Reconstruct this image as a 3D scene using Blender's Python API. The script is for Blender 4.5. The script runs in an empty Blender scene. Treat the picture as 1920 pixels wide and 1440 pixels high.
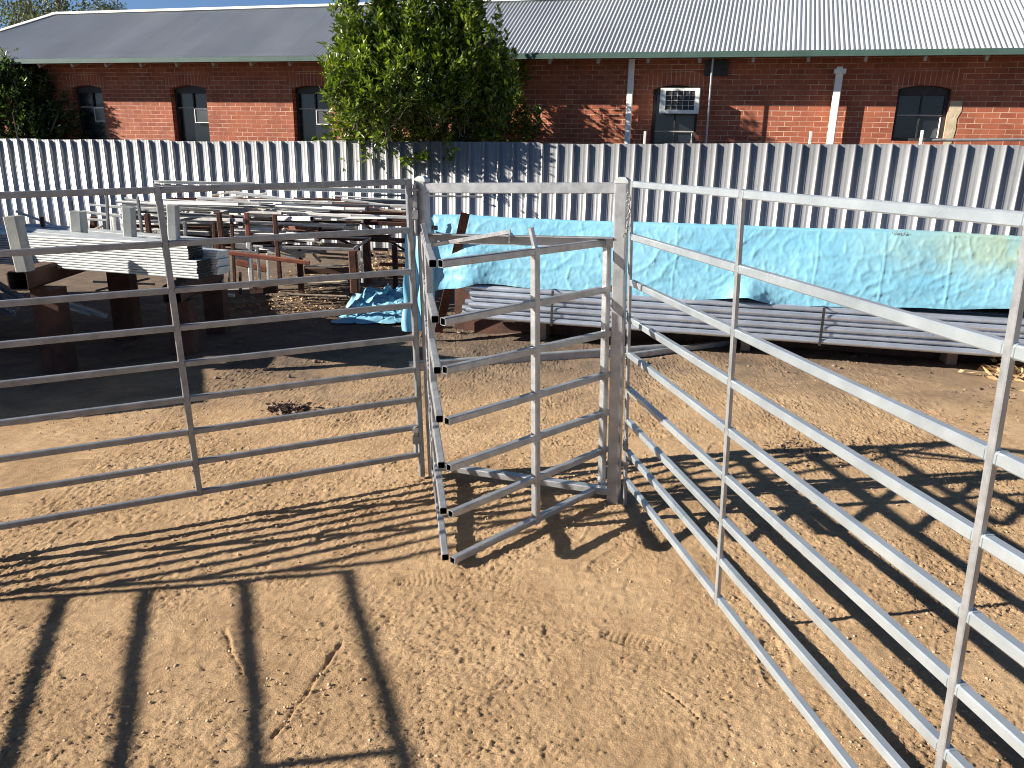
import bpy, bmesh, math, random
import numpy as np
from mathutils import Vector, Matrix

random.seed(7); RNG = np.random.default_rng(11)
SC = bpy.context.scene
COL = SC.collection
rad = math.radians

# ------------------------------------------------------------------ camera
EYE = np.array([0.0, 0.0, 1.80])
FPX = 1487.2
PITCH, ROLL = rad(17.007), rad(1.103)
FW = np.array([0, math.cos(PITCH), -math.sin(PITCH)])
_r0 = np.array([1.0, 0, 0]); _u0 = np.cross(_r0, FW)
RT = math.cos(ROLL)*_r0 + math.sin(ROLL)*_u0
UP = -math.sin(ROLL)*_r0 + math.cos(ROLL)*_u0
cam = bpy.data.cameras.new('camera')
cam.lens = FPX/1920*36; cam.sensor_width = 36; cam.clip_start = .05; cam.clip_end = 600
camo = bpy.data.objects.new('camera', cam); COL.objects.link(camo)
camo.matrix_world = Matrix(((RT[0], UP[0], -FW[0], EYE[0]), (RT[1], UP[1], -FW[1], EYE[1]),
                            (RT[2], UP[2], -FW[2], EYE[2]), (0, 0, 0, 1)))
SC.camera = camo

# ------------------------------------------------------------------ light
SUN_AZ = rad(8.8)          # direction the light travels, from +x towards +y
SUN_EL = rad(25.1)
W = bpy.data.worlds.new('World'); SC.world = W; W.use_nodes = True
nt = W.node_tree; nt.nodes.clear()
wo = nt.nodes.new('ShaderNodeOutputWorld'); bg = nt.nodes.new('ShaderNodeBackground')
sky = nt.nodes.new('ShaderNodeTexSky'); sky.sky_type = 'NISHITA'; sky.sun_disc = False
sky.sun_elevation = SUN_EL
# the sun stands opposite to the travel direction; Nishita rotation 0 = +y, clockwise seen from above
sky.sun_rotation = math.atan2(-math.cos(SUN_AZ), -math.sin(SUN_AZ))
sky.dust_density = .1; sky.air_density = .6; sky.ozone_density = 4; sky.altitude = 200
bg.inputs[1].default_value = .05
nt.links.new(sky.outputs[0], bg.inputs[0]); nt.links.new(bg.outputs[0], wo.inputs[0])
sl = bpy.data.lights.new('sun', 'SUN'); sl.energy = 5.0; sl.angle = rad(.5); sl.color = (1, .93, .83)
so = bpy.data.objects.new('sun', sl); COL.objects.link(so)
_t = Vector((math.cos(SUN_AZ)*math.cos(SUN_EL), math.sin(SUN_AZ)*math.cos(SUN_EL), -math.sin(SUN_EL)))
so.rotation_euler = _t.to_track_quat('-Z', 'Y').to_euler(); so.location = (-20, -3, 12)
SC.view_settings.view_transform = 'Standard'; SC.view_settings.look = 'None'
SC.view_settings.gamma = 1; SC.view_settings.exposure = 1.16
SC.view_settings.use_curve_mapping = False
SC.render.engine = 'CYCLES'
SC.cycles.filter_width = 1.0; SC.cycles.max_bounces = 6; SC.cycles.transparent_max_bounces = 8

# ------------------------------------------------------------------ geometry helpers
def ray(px, py):
    return FW + RT*(px-960)/FPX - UP*(py-720)/FPX
def hit(px, py, P, n):
    d = ray(px, py); k = ((np.asarray(P)-EYE) @ n)/(d @ n); return EYE + d*k
def atY(px, py, Y):
    d = ray(px, py); return EYE + d*Y/d[1]
def ground_z(x, y):
    xs = np.where(x > 0, 1.6*np.tanh(x/1.6), 4.0*np.tanh(x/4.0))
    ys = 6*np.tanh(y/6)
    return .0875 + .0367*xs - .0175*ys
def atG(px, py, dz=0):
    z = 0.
    for _ in range(8):
        d = ray(px, py); q = EYE + d*(z-EYE[2])/d[2]; z = float(ground_z(q[0], q[1]))+dz
    return q
class Frame:
    """vertical plane turned clockwise by a, D in front of the camera's foot; local x along it, y away, z up"""
    def __init__(s, a, D):
        s.a = rad(a); s.D = D
        s.e = np.array([math.cos(s.a), -math.sin(s.a), 0]); s.n = np.array([math.sin(s.a), math.cos(s.a), 0])
        s.O = s.n*D
    def u(s, px, py, off=0):
        q = hit(px, py, s.n*(s.D+off), s.n); return float(q @ s.e), float(q[2])
    def w(s, u, off, z):
        return s.e*u + s.n*(s.D+off) + np.array([0, 0, z])

def link(o, parent=None):
    COL.objects.link(o)
    if parent is not None: o.parent = parent
    return o
def tag(o, label=None, cat=None, group=None, kind=None):
    if label: o['label'] = label
    if cat: o['category'] = cat
    if group: o['group'] = group
    if kind: o['kind'] = kind
    return o
def empty(name, loc=(0, 0, 0), rz=0):
    o = bpy.data.objects.new(name, None); o.location = [float(v) for v in loc]; o.rotation_euler = (0, 0, rz)
    o.empty_display_size = .1
    return link(o)
class MB:
    def __init__(s): s.v = []; s.f = []
    def add(s, vs, fs):
        b = len(s.v); s.v += [tuple(float(c) for c in v) for v in vs]; s.f += [tuple(b+i for i in f) for f in fs]
    def box(s, lo, hi):
        (x0, y0, z0), (x1, y1, z1) = lo, hi
        s.add([(x0, y0, z0), (x1, y0, z0), (x1, y1, z0), (x0, y1, z0), (x0, y0, z1), (x1, y0, z1), (x1, y1, z1), (x0, y1, z1)],
              [(0, 3, 2, 1), (4, 5, 6, 7), (0, 1, 5, 4), (1, 2, 6, 5), (2, 3, 7, 6), (3, 0, 4, 7)])
    def sweep(s, p0, p1, prof, side, caps=True):
        """prof: (a, b) points; a along `side`, b along side x axis"""
        p0 = np.array(p0, float); p1 = np.array(p1, float); ax = p1-p0; ax /= np.linalg.norm(ax)
        sd = np.array(side, float); sd -= ax*(sd @ ax); sd /= np.linalg.norm(sd); ot = np.cross(ax, sd)
        n = len(prof); vs = [p0+sd*a+ot*b for a, b in prof]+[p1+sd*a+ot*b for a, b in prof]
        fs = [(i, (i+1) % n, n+(i+1) % n, n+i) for i in range(n)]
        if caps: fs += [tuple(range(n-1, -1, -1)), tuple(range(n, 2*n))]
        s.add(vs, fs)
    def bar(s, p0, p1, w, h, side=(0, 0, 1), ch=None):
        """rectangular bar with eased corners; h along side, w across"""
        c = ch if ch is not None else min(w, h)*.13; a, b = h/2, w/2
        s.sweep(p0, p1, [(a-c, -b), (a, -b+c), (a, b-c), (a-c, b), (-a+c, b), (-a, b-c), (-a, -b+c), (-a+c, -b)], side)
    def tube(s, p0, p1, w, h, side=(0, 0, 1), wall=.0022):
        """open ended rectangular hollow section"""
        p0 = np.array(p0, float); p1 = np.array(p1, float); ax = p1-p0; ax /= np.linalg.norm(ax)
        sd = np.array(side, float); sd -= ax*(sd @ ax); sd /= np.linalg.norm(sd); ot = np.cross(ax, sd)
        def ring(a, b, c): return [(a-c, -b), (a, -b+c), (a, b-c), (a-c, b), (-a+c, b), (-a, b-c), (-a, -b+c), (-a+c, -b)]
        c = min(w, h)*.13; R = [ring(h/2, w/2, c), ring(h/2-wall, w/2-wall, c*.6)]
        vs = [q+sd*a+ot*b for r in R for q in (p0, p1) for a, b in r]; fs = []
        for i in range(8):
            j = (i+1) % 8
            fs += [(i, j, 8+j, 8+i), (16+j, 16+i, 24+i, 24+j), (j, i, 16+i, 16+j), (8+i, 8+j, 24+j, 24+i)]
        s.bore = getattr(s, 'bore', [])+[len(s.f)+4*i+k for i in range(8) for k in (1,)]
        s.add(vs, fs)
    def cyl(s, p0, p1, r, n=10, r1=None, caps=True):
        p0 = np.array(p0, float); p1 = np.array(p1, float); ax = p1-p0; ax /= np.linalg.norm(ax)
        sd = np.array([0, 0, 1.]) if abs(ax[2]) < .9 else np.array([1., 0, 0])
        sd -= ax*(sd @ ax); sd /= np.linalg.norm(sd); ot = np.cross(ax, sd); r1 = r if r1 is None else r1
        vs = [p+(sd*math.cos(2*math.pi*i/n)+ot*math.sin(2*math.pi*i/n))*q for p, q in ((p0, r), (p1, r1)) for i in range(n)]
        fs = [(i, (i+1) % n, n+(i+1) % n, n+i) for i in range(n)]
        if caps: fs += [tuple(range(n-1, -1, -1)), tuple(range(n, 2*n))]
        s.add(vs, fs)
    def torus(s, c, ax, R, r, n=14, m=6, squash=1):
        c = np.array(c, float); ax = np.array(ax, float); ax /= np.linalg.norm(ax)
        sd = np.array([0, 0, 1.]) if abs(ax[2]) < .9 else np.array([1., 0, 0])
        sd -= ax*(sd @ ax); sd /= np.linalg.norm(sd); ot = np.cross(ax, sd); vs = []; fs = []
        for i in range(n):
            t = 2*math.pi*i/n; d = sd*math.cos(t)+ot*math.sin(t)*squash
            for j in range(m):
                q = 2*math.pi*j/m; vs.append(c+d*R+(d*math.cos(q)+ax*math.sin(q))*r)
        for i in range(n):
            for j in range(m): fs.append((i*m+j, i*m+(j+1) % m, ((i+1) % n)*m+(j+1) % m, ((i+1) % n)*m+j))
        s.add(vs, fs)
    def build(s, name, mat, parent=None, smooth=False):
        me = bpy.data.meshes.new(name); me.from_pydata(s.v, [], s.f); me.update()
        if mat: me.materials.append(mat)
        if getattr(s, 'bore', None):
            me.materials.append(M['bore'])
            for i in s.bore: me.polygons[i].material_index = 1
        if smooth:
            for p in me.polygons: p.use_smooth = True
        return link(bpy.data.objects.new(name, me), parent)

def npmesh(name, V, F, mat, parent=None, smooth=False, attr=None):
    """fast mesh from numpy arrays; F is (n,3) or (n,4)"""
    me = bpy.data.meshes.new(name); k = F.shape[1]
    me.vertices.add(len(V)); me.vertices.foreach_set('co', np.ascontiguousarray(V, dtype=np.float32).ravel())
    me.loops.add(F.size); me.loops.foreach_set('vertex_index', np.ascontiguousarray(F, dtype=np.int32).ravel())
    me.polygons.add(len(F)); me.polygons.foreach_set('loop_start', np.arange(0, F.size, k, dtype=np.int32))
    me.polygons.foreach_set('loop_total', np.full(len(F), k, dtype=np.int32))
    if smooth: me.polygons.foreach_set('use_smooth', np.ones(len(F), dtype=bool))
    me.update(calc_edges=True); me.validate()
    if attr is not None:
        a = me.attributes.new('tint', 'FLOAT', 'POINT'); a.data.foreach_set('value', np.asarray(attr, dtype=np.float32))
    if mat: me.materials.append(mat)
    return link(bpy.data.objects.new(name, me), parent)

_perm = RNG.permutation(512)
_grad = RNG.normal(size=(512, 2)); _grad /= np.linalg.norm(_grad, axis=1)[:, None]
def noise2(x, y, seed=0):
    x = x+seed*17.3; y = y-seed*9.7
    xi = np.floor(x).astype(int); yi = np.floor(y).astype(int); xf = x-xi; yf = y-yi
    def g(i, j, fx, fy):
        h = _perm[(_perm[i & 511]+j) & 511]; return _grad[h, 0]*fx+_grad[h, 1]*fy
    u = xf*xf*xf*(xf*(xf*6-15)+10); v = yf*yf*yf*(yf*(yf*6-15)+10)
    a = g(xi, yi, xf, yf); b = g(xi+1, yi, xf-1, yf); c = g(xi, yi+1, xf, yf-1); d = g(xi+1, yi+1, xf-1, yf-1)
    return 1.5*((a*(1-u)+b*u)*(1-v)+(c*(1-u)+d*u)*v)

def facets(x, y, seed=0, tilt=1.0, hv=.5):
    """crumpled relief: every jittered cell is a small tilted plane"""
    x = x+seed*13.1; y = y+seed*7.7; xi = np.floor(x).astype(int); yi = np.floor(y).astype(int)
    best = np.full(x.shape, 9.); out = np.zeros(x.shape)
    for i in (-1, 0, 1):
        for j in (-1, 0, 1):
            cx, cy = xi+i, yi+j; h = _perm[(_perm[cx & 511]+cy) & 511]; g = _grad[h]
            dx = x-(cx+.5+g[..., 0]*.42); dy = y-(cy+.5+g[..., 1]*.42); d = dx*dx+dy*dy
            g2 = _grad[(h*7+3) & 511]; val = (g2[..., 0]*dx+g2[..., 1]*dy)*tilt+hv*(_grad[(h*5+1) & 511][..., 0])
            m = d < best; best = np.where(m, d, best); out = np.where(m, val, out)
    return out

# ------------------------------------------------------------------ materials
def mat(name):
    m = bpy.data.materials.new(name); m.use_nodes = True; t = m.node_tree
    return m, t, t.nodes['Principled BSDF']
def N(t, typ, **kw):
    n = t.nodes.new(typ)
    for k, v in kw.items():
        if k.startswith('i_'): n.inputs[int(k[2:]) if k[2:].isdigit() else k[2:].replace('_', ' ')].default_value = v
        else: setattr(n, k, v)
    return n
def ramp(t, stops):
    r = t.nodes.new('ShaderNodeValToRGB'); e = r.color_ramp.elements
    while len(e) > 1: e.remove(e[-1])
    e[0].position = stops[0][0]; e[0].color = (*stops[0][1], 1)
    for p, c in stops[1:]:
        k = e.new(p); k.color = (*c, 1)
    return r
def coords(t, scale=(1, 1, 1), kind='Object'):
    c = N(t, 'ShaderNodeTexCoord'); mp = N(t, 'ShaderNodeMapping'); mp.inputs['Scale'].default_value = scale
    t.links.new(c.outputs[kind], mp.inputs[0]); return mp.outputs[0]
def noisy(name, c0, c1, scale=6, rough=.6, metal=0, bump=0, bscale=40, stretch=(1, 1, 1), spec=None, detail=5, c2=None, rvar=0):
    m, t, b = mat(name); v = coords(t, stretch)
    n = N(t, 'ShaderNodeTexNoise'); n.inputs['Scale'].default_value = scale; n.inputs['Detail'].default_value = detail
    n.inputs['Roughness'].default_value = .65
    t.links.new(v, n.inputs['Vector'])
    st = [(.32, c0), (.62, c1)]
    if c2: st.append((.75, c2))
    r = ramp(t, st); t.links.new(n.outputs[0], r.inputs[0]); t.links.new(r.outputs[0], b.inputs['Base Color'])
    b.inputs['Roughness'].default_value = rough; b.inputs['Metallic'].default_value = metal
    if spec is not None: b.inputs['Specular IOR Level'].default_value = spec
    if rvar:
        n3 = N(t, 'ShaderNodeTexNoise'); n3.inputs['Scale'].default_value = scale*2.3; t.links.new(v, n3.inputs['Vector'])
        mr = N(t, 'ShaderNodeMapRange'); mr.inputs[3].default_value = rough-rvar; mr.inputs[4].default_value = rough+rvar
        mr.inputs[1].default_value = .3; mr.inputs[2].default_value = .7
        t.links.new(n3.outputs[0], mr.inputs[0]); t.links.new(mr.outputs[0], b.inputs['Roughness'])
    if bump:
        n2 = N(t, 'ShaderNodeTexNoise'); n2.inputs['Scale'].default_value = bscale; n2.inputs['Detail'].default_value = 6
        t.links.new(v, n2.inputs['Vector']); bp = N(t, 'ShaderNodeBump'); bp.inputs['Strength'].default_value = bump
        bp.inputs['Distance'].default_value = .01
        t.links.new(n2.outputs[0], bp.inputs['Height']); t.links.new(bp.outputs[0], b.inputs['Normal'])
    return m

M = {}
M['galv'] = noisy('galvanised steel', (.30, .31, .315), (.44, .45, .46), 14, .40, .55, .10, 160, rvar=.08)
M['galv_shaded'] = noisy('galvanised steel darkened for shade', (.20, .205, .21), (.31, .315, .32), 14, .42, .5, .08, 160, rvar=.07)  # left panel's copy of galv, darkened for its shaded near side
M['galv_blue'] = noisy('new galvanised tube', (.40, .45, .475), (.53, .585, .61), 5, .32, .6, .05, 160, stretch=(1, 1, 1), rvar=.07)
M['galv_pipe'] = noisy('galvanised pipe', (.44, .48, .54), (.62, .67, .74), 3, .30, .68, .05, 90, rvar=.07)
M['galv_pale'] = noisy('weathered zinc section', (.42, .445, .44), (.60, .625, .61), 8, .5, .35, .08, 60, rvar=.05)
M['steel_dull'] = noisy('dull grey steel', (.20, .20, .20), (.34, .33, .32), 9, .6, .4, .15, 60)
M['zinc_white'] = noisy('oxidised zinc', (.60, .59, .55), (.80, .79, .75), 5, .55, .15, .1, 50)
M['rust'] = noisy('rusty steel', (.06, .024, .016), (.145, .056, .032), 9, .8, .1, .3, 70, c2=(.20, .09, .055))
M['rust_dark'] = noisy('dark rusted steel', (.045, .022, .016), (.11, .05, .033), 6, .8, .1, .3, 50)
M['rust_red'] = noisy('red primer steel', (.20, .06, .035), (.32, .11, .06), 8, .7, .05, .2, 60)
M['timber'] = noisy('grey weathered timber', (.16, .12, .085), (.34, .27, .20), 6, .85, 0, .4, 40, stretch=(1, 1, 1))
M['timber_pale'] = noisy('pale timber', (.40, .32, .22), (.58, .48, .35), 6, .8, 0, .3, 40)
M['bore'] = noisy('shade-dark tube bore', (.008, .008, .008), (.02, .02, .02), 9, .8)  # hollow insides coloured near black in place of the shade in them
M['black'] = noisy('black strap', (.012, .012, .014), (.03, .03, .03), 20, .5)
M['white'] = noisy('white paint', (.78, .77, .71), (.88, .87, .82), 4, .5)
M['green'] = noisy('green gutter paint', (.045, .085, .070), (.065, .115, .095), 3, .45)
M['frame_dark'] = noisy('dark window timber', (.018, .017, .017), (.04, .036, .034), 8, .6)
M['soffit'] = noisy('soffit boards', (.05, .045, .04), (.10, .09, .08), 4, .8, stretch=(1, 5, 1))
M['rafter'] = noisy('rafter paint', (.34, .31, .28), (.48, .45, .41), 6, .7)
M['render'] = noisy('cement render patch', (.42, .34, .22), (.60, .50, .34), 8, .9, 0, .5, 30)

def galv_sheet():
    m, t, b = mat('zincalume fence sheet'); v = coords(t, (1, 1, 1))
    n = N(t, 'ShaderNodeTexNoise'); n.inputs['Scale'].default_value = 1.3; n.inputs['Detail'].default_value = 7; t.links.new(coords(t, (1, 1, .35)), n.inputs['Vector'])
    r = ramp(t, [(.3, (.40, .405, .405)), (.7, (.50, .50, .495))]); t.links.new(n.outputs[0], r.inputs[0])
    n2 = N(t, 'ShaderNodeTexNoise'); n2.inputs['Scale'].default_value = 9; n2.inputs['Detail'].default_value = 6; t.links.new(coords(t, (2.5, 1, .5)), n2.inputs['Vector'])
    r2 = ramp(t, [(.56, (1, 1, 1)), (.72, (.72, .66, .60))]); t.links.new(n2.outputs[0], r2.inputs[0])
    mx = N(t, 'ShaderNodeMix', data_type='RGBA', blend_type='MULTIPLY'); mx.inputs[0].default_value = .6
    t.links.new(r.outputs[0], mx.inputs[6]); t.links.new(r2.outputs[0], mx.inputs[7]); t.links.new(mx.outputs[2], b.inputs['Base Color'])
    b.inputs['Metallic'].default_value = .62; b.inputs['Roughness'].default_value = .46
    return m
def sheet_tone(m, width, lo=.86, hi=1.08):
    """neighbouring sheets differ a little in tone"""
    t = m.node_tree; b = t.nodes['Principled BSDF']; lk = b.inputs['Base Color'].links[0]; src = lk.from_socket
    c = N(t, 'ShaderNodeTexCoord'); sp = N(t, 'ShaderNodeSeparateXYZ'); t.links.new(c.outputs['Object'], sp.inputs[0])
    dv = N(t, 'ShaderNodeMath', operation='DIVIDE'); t.links.new(sp.outputs[0], dv.inputs[0]); dv.inputs[1].default_value = width
    fl = N(t, 'ShaderNodeMath', operation='FLOOR'); t.links.new(dv.outputs[0], fl.inputs[0])
    wn = N(t, 'ShaderNodeTexWhiteNoise', noise_dimensions='1D'); t.links.new(fl.outputs[0], wn.inputs['W'])
    mr = N(t, 'ShaderNodeMapRange'); mr.inputs[3].default_value = lo; mr.inputs[4].default_value = hi; t.links.new(wn.outputs[0], mr.inputs[0])
    mx = N(t, 'ShaderNodeVectorMath', operation='SCALE'); t.links.new(src, mx.inputs[0]); t.links.new(mr.outputs[0], mx.inputs['Scale'])
    t.links.new(mx.outputs[0], b.inputs['Base Color'])
M['fence'] = galv_sheet(); sheet_tone(M['fence'], 1.0)
def roof_mat():
    m, t, b = mat('corrugated roof iron')
    n = N(t, 'ShaderNodeTexNoise'); n.inputs['Scale'].default_value = .9; n.inputs['Detail'].default_value = 6; t.links.new(coords(t, (1, .3, 1)), n.inputs['Vector'])
    r = ramp(t, [(.3, (.46, .48, .50)), (.7, (.58, .59, .60))]); t.links.new(n.outputs[0], r.inputs[0])
    # screw rows and sheet laps
    t.links.new(r.outputs[0], b.inputs['Base Color'])
    b.inputs['Metallic'].default_value = .25; b.inputs['Roughness'].default_value = .45
    return m
M['roof'] = roof_mat(); sheet_tone(M['roof'], .7620, .95, 1.04)

def brick_mat(name, soldier=False):
    m, t, b = mat(name); c = N(t, 'ShaderNodeTexCoord'); sp = N(t, 'ShaderNodeSeparateXYZ'); t.links.new(c.outputs['Object'], sp.inputs[0])
    ad = N(t, 'ShaderNodeMath', operation='ADD'); t.links.new(sp.outputs[0], ad.inputs[0]); t.links.new(sp.outputs[1], ad.inputs[1])
    cb = N(t, 'ShaderNodeCombineXYZ'); t.links.new(ad.outputs[0], cb.inputs[0]); t.links.new(sp.outputs[2], cb.inputs[1])
    # slight waviness of the joints
    nw = N(t, 'ShaderNodeTexNoise'); nw.inputs['Scale'].default_value = 4; nw.inputs['Detail'].default_value = 4; t.links.new(cb.outputs[0], nw.inputs['Vector'])
    vm = N(t, 'ShaderNodeVectorMath', operation='MULTIPLY_ADD'); t.links.new(nw.outputs['Color'], vm.inputs[0]); vm.inputs[1].default_value = (.016, .016, 0)
    t.links.new(cb.outputs[0], vm.inputs[2])
    br = N(t, 'ShaderNodeTexBrick'); t.links.new(vm.outputs[0], br.inputs['Vector'])
    br.offset = .5; br.inputs['Scale'].default_value = 1
    br.inputs['Brick Width'].default_value = .24; br.inputs['Row Height'].default_value = .086
    if soldier: br.inputs['Brick Width'].default_value = .082; br.inputs['Row Height'].default_value = .235; br.offset = 0
    br.inputs['Mortar Size'].default_value = .0065; br.inputs['Mortar Smooth'].default_value = .25; br.inputs['Bias'].default_value = -.1
    br.inputs['Color1'].default_value = (.29, .075, .038, 1); br.inputs['Color2'].default_value = (.42, .130, .064, 1)
    br.inputs['Mortar'].default_value = (.60, .40, .28, 1)
    # blotches, and joints washed over with brick colour here and there
    n = N(t, 'ShaderNodeTexNoise'); n.inputs['Scale'].default_value = 2.2; n.inputs['Detail'].default_value = 8; n.inputs['Roughness'].default_value = .7
    t.links.new(cb.outputs[0], n.inputs['Vector'])
    r = ramp(t, [(.3, (.55, .52, .50)), (.5, (.95, .95, .95)), (.75, (1.22, 1.15, 1.05))]); t.links.new(n.outputs[0], r.inputs[0])
    mx = N(t, 'ShaderNodeMix', data_type='RGBA', blend_type='MULTIPLY'); mx.inputs[0].default_value = .8
    # vertical joints partly lost
    n4 = N(t, 'ShaderNodeTexNoise'); n4.inputs['Scale'].default_value = 3.1; n4.inputs['Detail'].default_value = 3; t.links.new(cb.outputs[0], n4.inputs['Vector'])
    r4 = ramp(t, [(.42, (0, 0, 0)), (.58, (.65, .65, .65))]); t.links.new(n4.outputs[0], r4.inputs[0])
    mz = N(t, 'ShaderNodeMix', data_type='RGBA'); t.links.new(r4.outputs[0], mz.inputs[0]); t.links.new(br.outputs['Color'], mz.inputs[6])
    mz.inputs[7].default_value = (.37, .11, .055, 1)
    t.links.new(mz.outputs[2], mx.inputs[6]); t.links.new(r.outputs[0], mx.inputs[7]); t.links.new(mx.outputs[2], b.inputs['Base Color'])
    b.inputs['Roughness'].default_value = .85
    bp = N(t, 'ShaderNodeBump'); bp.inputs['Strength'].default_value = .6; bp.inputs['Distance'].default_value = .006; bp.invert = True
    t.links.new(br.outputs['Fac'], bp.inputs['Height']); t.links.new(bp.outputs[0], b.inputs['Normal'])
    return m
M['brick'] = brick_mat('red brickwork'); M['brick_arch'] = brick_mat('brick arch', True)

def ground_mat():
    m, t, b = mat('dry trodden clay'); c = N(t, 'ShaderNodeTexCoord'); v = c.outputs['Object']
    def ns(s, d=6, r=.6, dist=0):
        n = N(t, 'ShaderNodeTexNoise'); n.inputs['Scale'].default_value = s; n.inputs['Detail'].default_value = d
        n.inputs['Roughness'].default_value = r; n.inputs['Distortion'].default_value = dist; t.links.new(v, n.inputs['Vector']); return n.outputs[0]
    r1 = ramp(t, [(.28, (.31, .200, .108)), (.5, (.430, .288, .162)), (.72, (.52, .365, .215))]); t.links.new(ns(2.0, 9, .68), r1.inputs[0])
    r2 = ramp(t, [(.3, (.66, .62, .58)), (.45, (.97, .96, .95)), (.66, (1.20, 1.18, 1.14))]); t.links.new(ns(28, 8, .75), r2.inputs[0])
    mx = N(t, 'ShaderNodeMix', data_type='RGBA', blend_type='MULTIPLY'); mx.inputs[0].default_value = .85
    t.links.new(r1.outputs[0], mx.inputs[6]); t.links.new(r2.outputs[0], mx.inputs[7])
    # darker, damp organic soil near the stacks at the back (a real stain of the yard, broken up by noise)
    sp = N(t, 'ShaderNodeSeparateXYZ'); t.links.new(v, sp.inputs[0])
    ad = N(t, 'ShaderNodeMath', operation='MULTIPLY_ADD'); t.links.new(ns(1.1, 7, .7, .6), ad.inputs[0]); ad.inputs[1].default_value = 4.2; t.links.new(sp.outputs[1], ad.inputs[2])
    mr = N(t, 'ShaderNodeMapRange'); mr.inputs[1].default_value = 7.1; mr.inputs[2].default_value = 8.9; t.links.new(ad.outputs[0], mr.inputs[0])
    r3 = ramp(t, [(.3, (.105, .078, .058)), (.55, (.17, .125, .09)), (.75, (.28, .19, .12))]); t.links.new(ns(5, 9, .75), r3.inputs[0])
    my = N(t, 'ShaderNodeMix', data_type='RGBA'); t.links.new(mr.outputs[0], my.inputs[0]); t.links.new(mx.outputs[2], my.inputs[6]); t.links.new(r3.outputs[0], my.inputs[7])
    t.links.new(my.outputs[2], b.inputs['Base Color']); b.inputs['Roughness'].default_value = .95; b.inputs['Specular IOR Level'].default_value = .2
    bp = N(t, 'ShaderNodeBump'); bp.inputs['Strength'].default_value = .9; bp.inputs['Distance'].default_value = .009
    t.links.new(ns(150, 8, .8), bp.inputs['Height'])
    vo = N(t, 'ShaderNodeTexVoronoi'); vo.inputs['Scale'].default_value = 150; t.links.new(v, vo.inputs['Vector'])
    bp2 = N(t, 'ShaderNodeBump'); bp2.inputs['Strength'].default_value = .5; bp2.inputs['Distance'].default_value = .004
    t.links.new(vo.outputs['Distance'], bp2.inputs['Height']); t.links.new(bp.outputs[0], bp2.inputs['Normal'])
    t.links.new(bp2.outputs[0], b.inputs['Normal'])
    return m
M['ground'] = ground_mat()
M['clod'] = noisy('dry clay clods', (.36, .25, .150), (.54, .39, .25), 14, .95, 0, .3, 120)
M['straw'] = noisy('dead leaves', (.26, .15, .07), (.55, .38, .20), 9, .8)
M['straw_grey'] = noisy('withered brown leaves', (.10, .065, .05), (.26, .18, .13), 12, .8)

def leaf_mat(name, a, bb, c, rough=.32):
    m, t, b = mat(name); at = N(t, 'ShaderNodeAttribute', attribute_name='tint')
    r = ramp(t, [(0, a), (.55, bb), (1, c)]); t.links.new(at.outputs['Fac'], r.inputs[0]); t.links.new(r.outputs[0], b.inputs['Base Color'])
    b.inputs['Roughness'].default_value = rough; b.inputs['Specular IOR Level'].default_value = .6
    tr = N(t, 'ShaderNodeBsdfTranslucent'); mu = N(t, 'ShaderNodeMix', data_type='RGBA', blend_type='MULTIPLY'); mu.inputs[0].default_value = 1
    t.links.new(r.outputs[0], mu.inputs[6]); mu.inputs[7].default_value = (1.5, 1.7, .6, 1); t.links.new(mu.outputs[2], tr.inputs[0])
    ms = N(t, 'ShaderNodeMixShader'); ms.inputs[0].default_value = .28
    out = t.nodes['Material Output']; t.links.new(b.outputs[0], ms.inputs[1]); t.links.new(tr.outputs[0], ms.inputs[2]); t.links.new(ms.outputs[0], out.inputs[0])
    return m
M['leaf'] = leaf_mat('glossy leaves', (.025, .050, .008), (.085, .130, .015), (.30, .35, .050))
M['leaf_dark'] = leaf_mat('dark bush leaves', (.022, .042, .012), (.045, .078, .020), (.12, .16, .05))
M['leaf_gum'] = leaf_mat('gum leaves', (.05, .06, .035), (.09, .10, .06), (.16, .16, .11), .5)
M['bark'] = noisy('bark', (.10, .08, .06), (.24, .20, .16), 8, .9, 0, .5, 30)

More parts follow.
